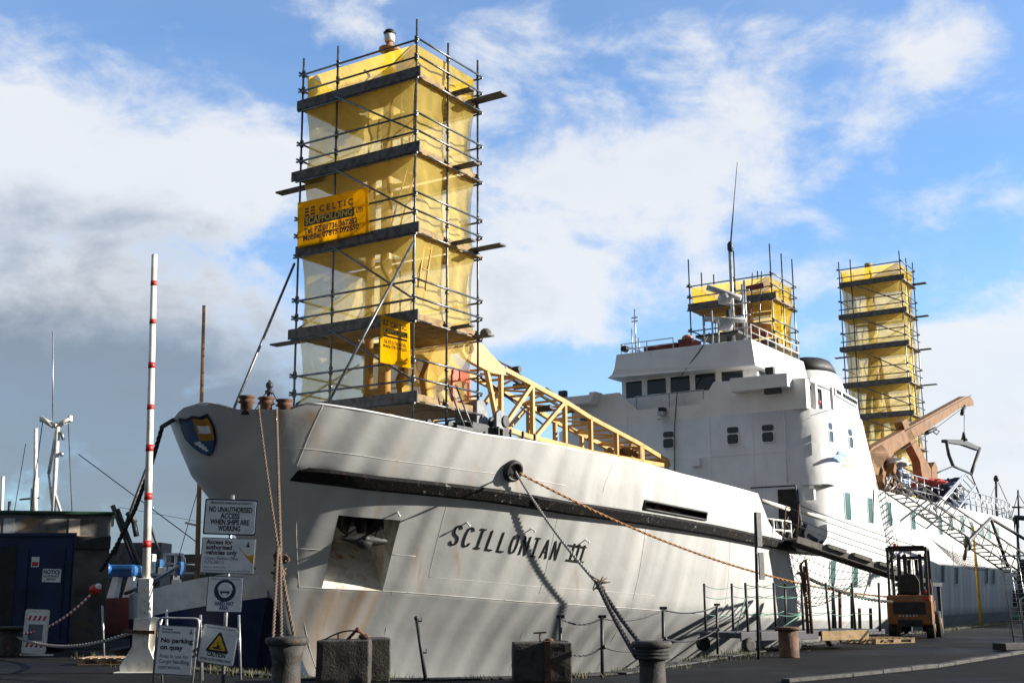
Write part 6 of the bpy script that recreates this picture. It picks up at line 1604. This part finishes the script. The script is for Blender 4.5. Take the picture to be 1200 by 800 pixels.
mb = MB()
for i, w_ in enumerate((.05, .03, .06, .04, .05, .03)): x = -.26+i*.085; fb(mb, x, x+w_, -.022, -.01, .55, .60)
mb.build('maker_plate', 'galv', cw)
mb = MB(); fb(mb, -.3, .3, -.01, .1, .30, .48); fb(mb, -.08, .08, -.1, .0, .38, .46); mb.build('tow_bar', 'black', cw)
mb = MB(); mb.prism([fp(-.52, y, z) for y, z in ((.75, .30), (.75, .95), (1.05, .60), (1.75, .60), (1.95, .95), (2.05, .95), (2.05, .28))], fs_*k_*1.04); mb.build('chassis', 'forky', t, .02)
for x in (-.47, .47):
    mb = MB(); mb.lathe(fp(x-.11, .42, .26), [(.16, 0), (.255*k_, .01), (.26*k_, .06), (.26*k_, .18), (.255*k_, .23), (.16, .24)], 20, ax=fs_); w1 = mb.build('wheel', 'rubber', t); mb = MB(); mb.lathe(fp(x-.12, .42, .26), [(.08, 0), (.13, .0), (.13, .27), (.08, .27)], 14, ax=fs_); mb.build('hub', 'forky', w1)
    mb = MB(); mb.lathe(fp(x*1.15-.13, 1.8, .34), [(.18, 0), (.335*k_, .01), (.34*k_, .08), (.34*k_, .2), (.335*k_, .27), (.18, .28)], 22, ax=fs_); w1 = mb.build('wheel', 'rubber', t); mb = MB(); mb.lathe(fp(x*1.15-.14, 1.8, .34), [(.1, 0), (.18, .0), (.18, .31), (.1, .31)], 14, ax=fs_); mb.build('hub', 'forky', w1)
mb = MB(); fb(mb, -.25, .25, .42, .95, 1.08, 1.22); mb.build('seat', 'rubber', t, .04)
mb = MB(); mb.prism([fp(-.26+.52*0, .30, 0)+Z*0 for _ in range(0)] or [fp(x, .34, z) for x, z in ((-.27, 1.15), (.27, 1.15), (.27, 1.45), (.18, 1.62), (0, 1.66), (-.18, 1.62), (-.27, 1.45))], fd*.12); mb.build('seat_back', 'rubber', t, .03)
mb = MB()
for x in (-.48, .48):
    mb.bar(fp(x, .12, 1.05), fp(x, .28, 2.28), .07); mb.bar(fp(x, 1.55, .95), fp(x, 1.35, 2.28), .08); mb.bar(fp(x, .25, 2.28), fp(x, 1.55, 2.28), .07, .08)
for y in (.27, .55, .8, 1.05, 1.3, 1.55): mb.bar(fp(-.5, y, 2.28), fp(.5, y, 2.28), .05)
fb(mb, -.52, .52, .2, .3, 2.22, 2.33)
mb.bar(fp(-.48, .24, 1.85), fp(-.3, .3, 2.26), .04); mb.build('overhead_guard', 'darksteel', t, .008)
mb = MB(); fb(mb, -.45, .45, .1, .4, 2.33, 2.36); mb.build('guard_cap', 'rust', t)
mb = MB()
for x in (-.36, -.2, .2, .36): mb.bar(fp(x, 2.15, .12), fp(x, 2.08, 2.2), .11, .14, up=fd)
for z in (.5, 1.2, 2.1): mb.bar(fp(-.4, 2.12, z), fp(.4, 2.12, z), .09)
mb.tube([fp(-.1, 2.12, .4), fp(-.1, 2.08, 2.05)], .05); mb.tube([fp(.1, 2.12, .4), fp(.1, 2.08, 2.05)], .05)
mb.build('mast', 'darksteel', t)
mb = MB(); mb.bar(fp(0, 1.2, 1.3), fp(.0, 1.42, 1.0), .05); mb.tube([fp(.18*math.cos(a/12*6.283), 1.2+.06*math.sin(a/12*6.283), 1.34+.17*math.sin(a/12*6.283)) for a in range(13)], .015, 5); fb(mb, -.4, .4, 1.3, 1.5, .6, 1.15); mb.build('steering_column', 'black', t)
mb = MB()
for x in (-.3, .3): fb(mb, x-.06, x+.06, 2.25, 3.2, .06, .10); fb(mb, x-.06, x+.06, 2.22, 2.27, .06, .55)
fb(mb, -.5, .5, 2.2, 2.25, .3, .42); mb.build('forks', 'darksteel', t)
mb = MB(); mb.bar(fp(.50, .3, 1.2), fp(.5, .3, 2.1), .03); mb.ball(fp(.42, .25, 1.18), .05, 5); fb(mb, .38, .5, -.01, .02, .98, 1.05); mb.build('tail_lamp', 'red', t)
for x in (-.42, .42): mb = MB(); mb.lathe(fp(x, 1.42, 2.14), [(.04, -.06), (.08, -.04), (.09, .03), (.03, .04)], 12, ax=fd); mb.build('headlight', 'galv', t)
mb = MB(); mb.lathe(fp(-.3, .6, 2.32), [(.06, 0), (.06, .10), (.03, .14)], 12); mb.build('beacon', 'orangered', t)
for x in (-.06, .0, .06): mb = MB(); mb.tube([fp(x, 2.05, 1.2), fp(x+.02, 1.98, 1.7), fp(x, 2.04, 2.15), fp(x, 2.1, 2.0)], .014, 5); mb.build('hydraulic_hose', 'rubber', t)
mb = MB(); mb.tube([fp(.5, .9, .5), fp(.52, .9, 1.3), fp(.50, .75, 1.5)], .03, 6); mb.build('exhaust_pipe', 'rust', t)
# red and white sign beyond the forklift
g2 = at_z(1080, 728); B = Board((1075, 637), (1083.5, 637.5), (1085, 646), (1075, 646), g2.y)
t = thing('warning_sign', 'small red and white sign on a post beyond the forklift guard', 'sign', Vector((g2.x, g2.y, 0)))
mb = MB(); mb.tube([Vector((B.c.x, g2.y+.05, 0)), B.c+B.ey*.3], .03); mb.build('post', 'galv', t)
B.plate('face', 'signwhite', t, r=.01); B.plate('red_band', 'redcloth', t, .1, .55, .9, .9, .01, .012, .016); B.plate('red_band', 'redcloth', t, .1, .1, .9, .25, .01, .012, .016)
# yellow post by the ship
g2 = W(36.5, -8.0, 0); mb = MB(); a = at_v(1087, 606, -8.0); mb.tube([g2, W(36.5, -8.0, a[1])], .06); tag(mb.build('yellow_post', 'signyellow'), 'thin yellow post rising against the white hull above the forklift', 'post')
# blue trailer far right, red mixer, lamp pole
t = thing('flat_trailer', 'low dark blue trailer parked far off beyond the forklift', 'trailer', at_z(1164, 722))
g2 = at_z(1164, 722); c = Vector((g2.x, g2.y, 0)); a = Vector((.93, .36, 0)); b = Vector((-.36, .93, 0))
mb = MB(); mb.frame(c, a, b, Z, -1.9, 1.9, -1, 3, .55, 1.0); mb.frame(c, a, b, Z, -1.5, 1.6, -1.05, -.9, 1.0, 1.45); mb.build('bed', 'trailer', t, .05)
for x in (-1.3, 1.3): mb = MB(); mb.lathe(c+a*x+b*-.9+Z*.36, [(.2, -.12), (.36, -.1), (.36, .1), (.2, .12)], 14, ax=b); mb.build('wheel', 'rubber', t)
for x in (-1., -.2, .9): mb = MB(); mb.frame(c, a, b, Z, x, x+.5, -1.03, -1.0, .62, .78); mb.build('reflector_plate', 'galv', t)
t = thing('cement_mixer', 'small red machine standing between the forklift and the blue trailer', 'machine', at_z(1116, 726)); g2 = at_z(1116, 726); c = Vector((g2.x, g2.y, 0))
mb = MB(); mb.ball(c+Z*1.45, .45, 8, (1, 1, 1.15)); mb.build('drum', 'redcloth', t); mb = MB()
for x in (-.6, .6): mb.bar(c+Vector((x, 0, 0)), c+Vector((x*.5, 0, 1.4)), .08); mb.bar(c+Vector((x, .5, 0)), c+Vector((x*.5, 0, 1.4)), .08)
mb.wbox(c.x-.9, c.x+.5, c.y-.3, c.y+.5, .2, .65); mb.build('frame', 'maroon', t)
g2 = W(43.5, -9.2, 0); t = thing('lamp_pole', 'tall thin dark pole with small crossarm rising beyond the truss gangway', 'pole', g2)
a = at_v(1146, 580, -9.2); mb = MB(); mb.tube([g2, g2+Z*a[1]], .07, 8, .05); mb.build('pole', 'darksteel', t); mb = MB(); a = at_v(1146, 672, -9.2); c = g2+Z*a[1]; mb.bar(c-D*.45, c+D*.45, .06); mb.ball(c-D*.45+Z*.08, .14, 6); mb.ball(c+D*.4+Z*.05, .1, 6); mb.build('crossarm', 'darksteel', t)
# mesh fence panel
g2 = at_z(1189, 757); Y0 = g2.y; t = thing('mesh_fence', 'temporary mesh fence panel of pale tube and wire at the right edge', 'fence', g2)
e = Vector((.93, -.36, 0)); c = Vector((g2.x, g2.y, 0)); H_ = at(1182, 651, Y0).z
lean = Vector((-.16, 0, 0))
mb = MB(); mb.tube([c+Z*.1, c+lean+Z*H_, c+lean+e*3.2+Z*H_], .025, 8); mb.tube([c+Z*.25, c+e*3.2+Z*.25], .025, 8); mb.build('frame', 'galv', t)
mb = MB(); h2 = at(1190, 700, Y0).z; mb.tube([c+lean*.1+e*.25+Z*.15, c+e*.22+Z*(h2-.05), c+e*.3+Z*h2, c+e*2.2+Z*h2], .028, 8); mb.tube([c+e*.25+Z*.55, c+e*2.2+Z*.55], .02, 6); mb.build('barrier_tube', 'galv', t)
mb = MB()
for i in range(18): z = .3+(H_-.35)*i/17; mb.tube([c+lean*(z/H_)+Z*z, c+lean*(z/H_)+e*3.2+Z*z], .006, 4)
for i in range(16): x = .2*(i+1); mb.tube([c+e*x+Z*.25, c+lean+e*x+Z*H_], .004, 3)
mb.build('mesh', 'galv', t)
mb = MB(); mb.frame(c+Z*(at(1183, 673, Y0).z), e, Vector((.36, .93, 0)), Z, -.2, .12, -.05, .0, -.05, .05); mb.build('clip', 'signwhite', t)
# harbour shed out to the right whose shade lies on the after part of the hull
t = thing('quay_warehouse', 'long grey warehouse on the quay beyond the right edge of the view', 'warehouse', W(80, -25, 0))
mb = MB(); mb.box(44.5, 100, -33, -18.5, 0, 7.6); mb.build('wall', 'gravelroof', t)
mb = MB(); mb.prism([W(44.5, -33.4, 7.6), W(44.5, -18.1, 7.6), W(44.5, -25.7, 8.6)], D*55.5); mb.build('roof', 'graypaint', t)
# ------------------------------------------------------------------ sun, sky, camera
pn, pd, pz = 1.5, 1.0, .62
SV = (-S*pn+D*pd+Z*pz).normalized()
sun = bpy.data.lights.new('sun', 'SUN'); sun.energy = 5.0; sun.angle = math.radians(.5); sun.color = (1., .93, .82)
so = bpy.data.objects.new('sun', sun); C.objects.link(so); so.rotation_euler = SV.to_track_quat('Z', 'Y').to_euler(); so.location = (60, 40, 60)
wd = bpy.data.worlds.new('World'); scene.world = wd; wd.use_nodes = True; nt = wd.node_tree; X.nt = nt; nt.nodes.clear()
out = nt.nodes.new('ShaderNodeOutputWorld'); bg = nt.nodes.new('ShaderNodeBackground'); sky = nt.nodes.new('ShaderNodeTexSky'); sky.sky_type = 'NISHITA'; sky.sun_disc = False
sky.sun_elevation = math.asin(SV.z); sky.sun_rotation = math.atan2(SV.x, SV.y); sky.air_density = 1.; sky.dust_density = .3; sky.ozone_density = 2.
BS = .08
tc = nt.nodes.new('ShaderNodeTexCoord'); dx, dy, dz = xyz(tc.outputs['Generated'])
def gauss(cx, cy, sx, sy, w):
    r = ray(cx, cy).normalized(); a = (dx-r.x)*(1440./sx); b = (dz-r.z)*(1440./sy)
    return X.m('POWER', 2.718, (a*a+b*b)*-1.)*w
warp = noise(vec(dx*3., dy*3., dz*4.), 1., 3, .5)
n1 = noise(vec(dx*6.8, dy*6.8, dz*12.), 1., 9, .58, .35); n2 = noise(vec(dx*15, dy*15, dz*24.), 1., 7, .62, .3)
blobs = [(60, 170, 300, 80, .50), (250, 200, 130, 60, .34), (110, 420, 420, 110, .60), (60, 620, 400, 120, .50), (350, 560, 260, 60, .25), (560, 380, 200, 60, .30), (640, 60, 240, 55, .30), (850, 180, 150, 80, .38), (740, 240, 180, 80, .46), (680, 340, 160, 60, .36),
         (1080, 60, 90, 50, .30), (1190, 235, 110, 26, .28), (950, 330, 120, 26, .34), (1170, 430, 150, 80, .60), (1180, 560, 180, 110, .62), (900, 30, 160, 30, .22), (430, 20, 130, 40, .16), (560, 160, 120, 60, .14), (-300, 300, 500, 200, .5), (1600, 400, 400, 200, .5)]
acc = None
for bl in blobs: g_ = gauss(*bl); acc = g_ if acc is None else acc+g_
back = dy.step(.30, -.15)  # dark cloud bank added behind the camera to cut the ambient light
dens = acc*.86+(n1-.5)*1.45+(n2-.5)*.75+back*2.
cov = dens.step(.16, .60)*.82+(noise(vec(dx*4., dy*4., dz*10.), 1., 6, .6, .4).step(.3, .75)*.10+.06)
dark = gauss(110, 430, 420, 130, 1.0)+gauss(40, 640, 420, 150, 1.15)+gauss(60, 250, 260, 45, .35)+gauss(300, 600, 260, 110, .45)+gauss(1130, 520, 130, 60, .14)+gauss(1150, 450, 60, 60, .14)
shade = (dark*.9+(n1-.5)*1.5+(n2-.5)*.5).step(.22, 1.1)
ccol = mixc(shade, (.93, .95, .98), (.27, .33, .41))
ccol = mixc(back, ccol, (.17, .19, .215))
core = dens.step(.45, 1.1)*(1-back); ccol = mixc(core*(1-shade)*.2, ccol, (.75, .80, .88))
vm = nt.nodes.new('ShaderNodeVectorMath'); vm.operation = 'MULTIPLY'; nt.links.new(sky.outputs[0], vm.inputs[0]); vm.inputs[1].default_value = (.90, 1.22, 1.55)
CS = nt.nodes.new('ShaderNodeVectorMath'); CS.operation = 'MULTIPLY'; nt.links.new(ccol, CS.inputs[0]); CS.inputs[1].default_value = (.46/BS, .46/BS, .46/BS)
sc_ = mixc(cov, vm.outputs[0], CS.outputs[0])
nt.links.new(sc_, bg.inputs[0]); bg.inputs[1].default_value = BS; nt.links.new(bg.outputs[0], out.inputs[0])
cam = bpy.data.cameras.new('camera'); co_ = bpy.data.objects.new('camera', cam); C.objects.link(co_)
cam.sensor_width = 36; cam.sensor_fit = 'HORIZONTAL'; cam.lens = FPX/1200*36; cam.clip_end = 5000; cam.clip_start = .1
co_.matrix_world = Matrix(((RT.x, UP.x, -FW.x, 0), (RT.y, UP.y, -FW.y, 0), (RT.z, UP.z, -FW.z, EYE), (0, 0, 0, 1)))
scene.camera = co_
scene.render.resolution_x = 1024; scene.render.resolution_y = 682
scene.view_settings.view_transform = 'Standard'; scene.view_settings.look = 'None'; scene.view_settings.gamma = 1.; scene.view_settings.use_curve_mapping = False
scene.view_settings.exposure = 1.06
scene.cycles.max_bounces = 8; scene.cycles.transparent_max_bounces = 16
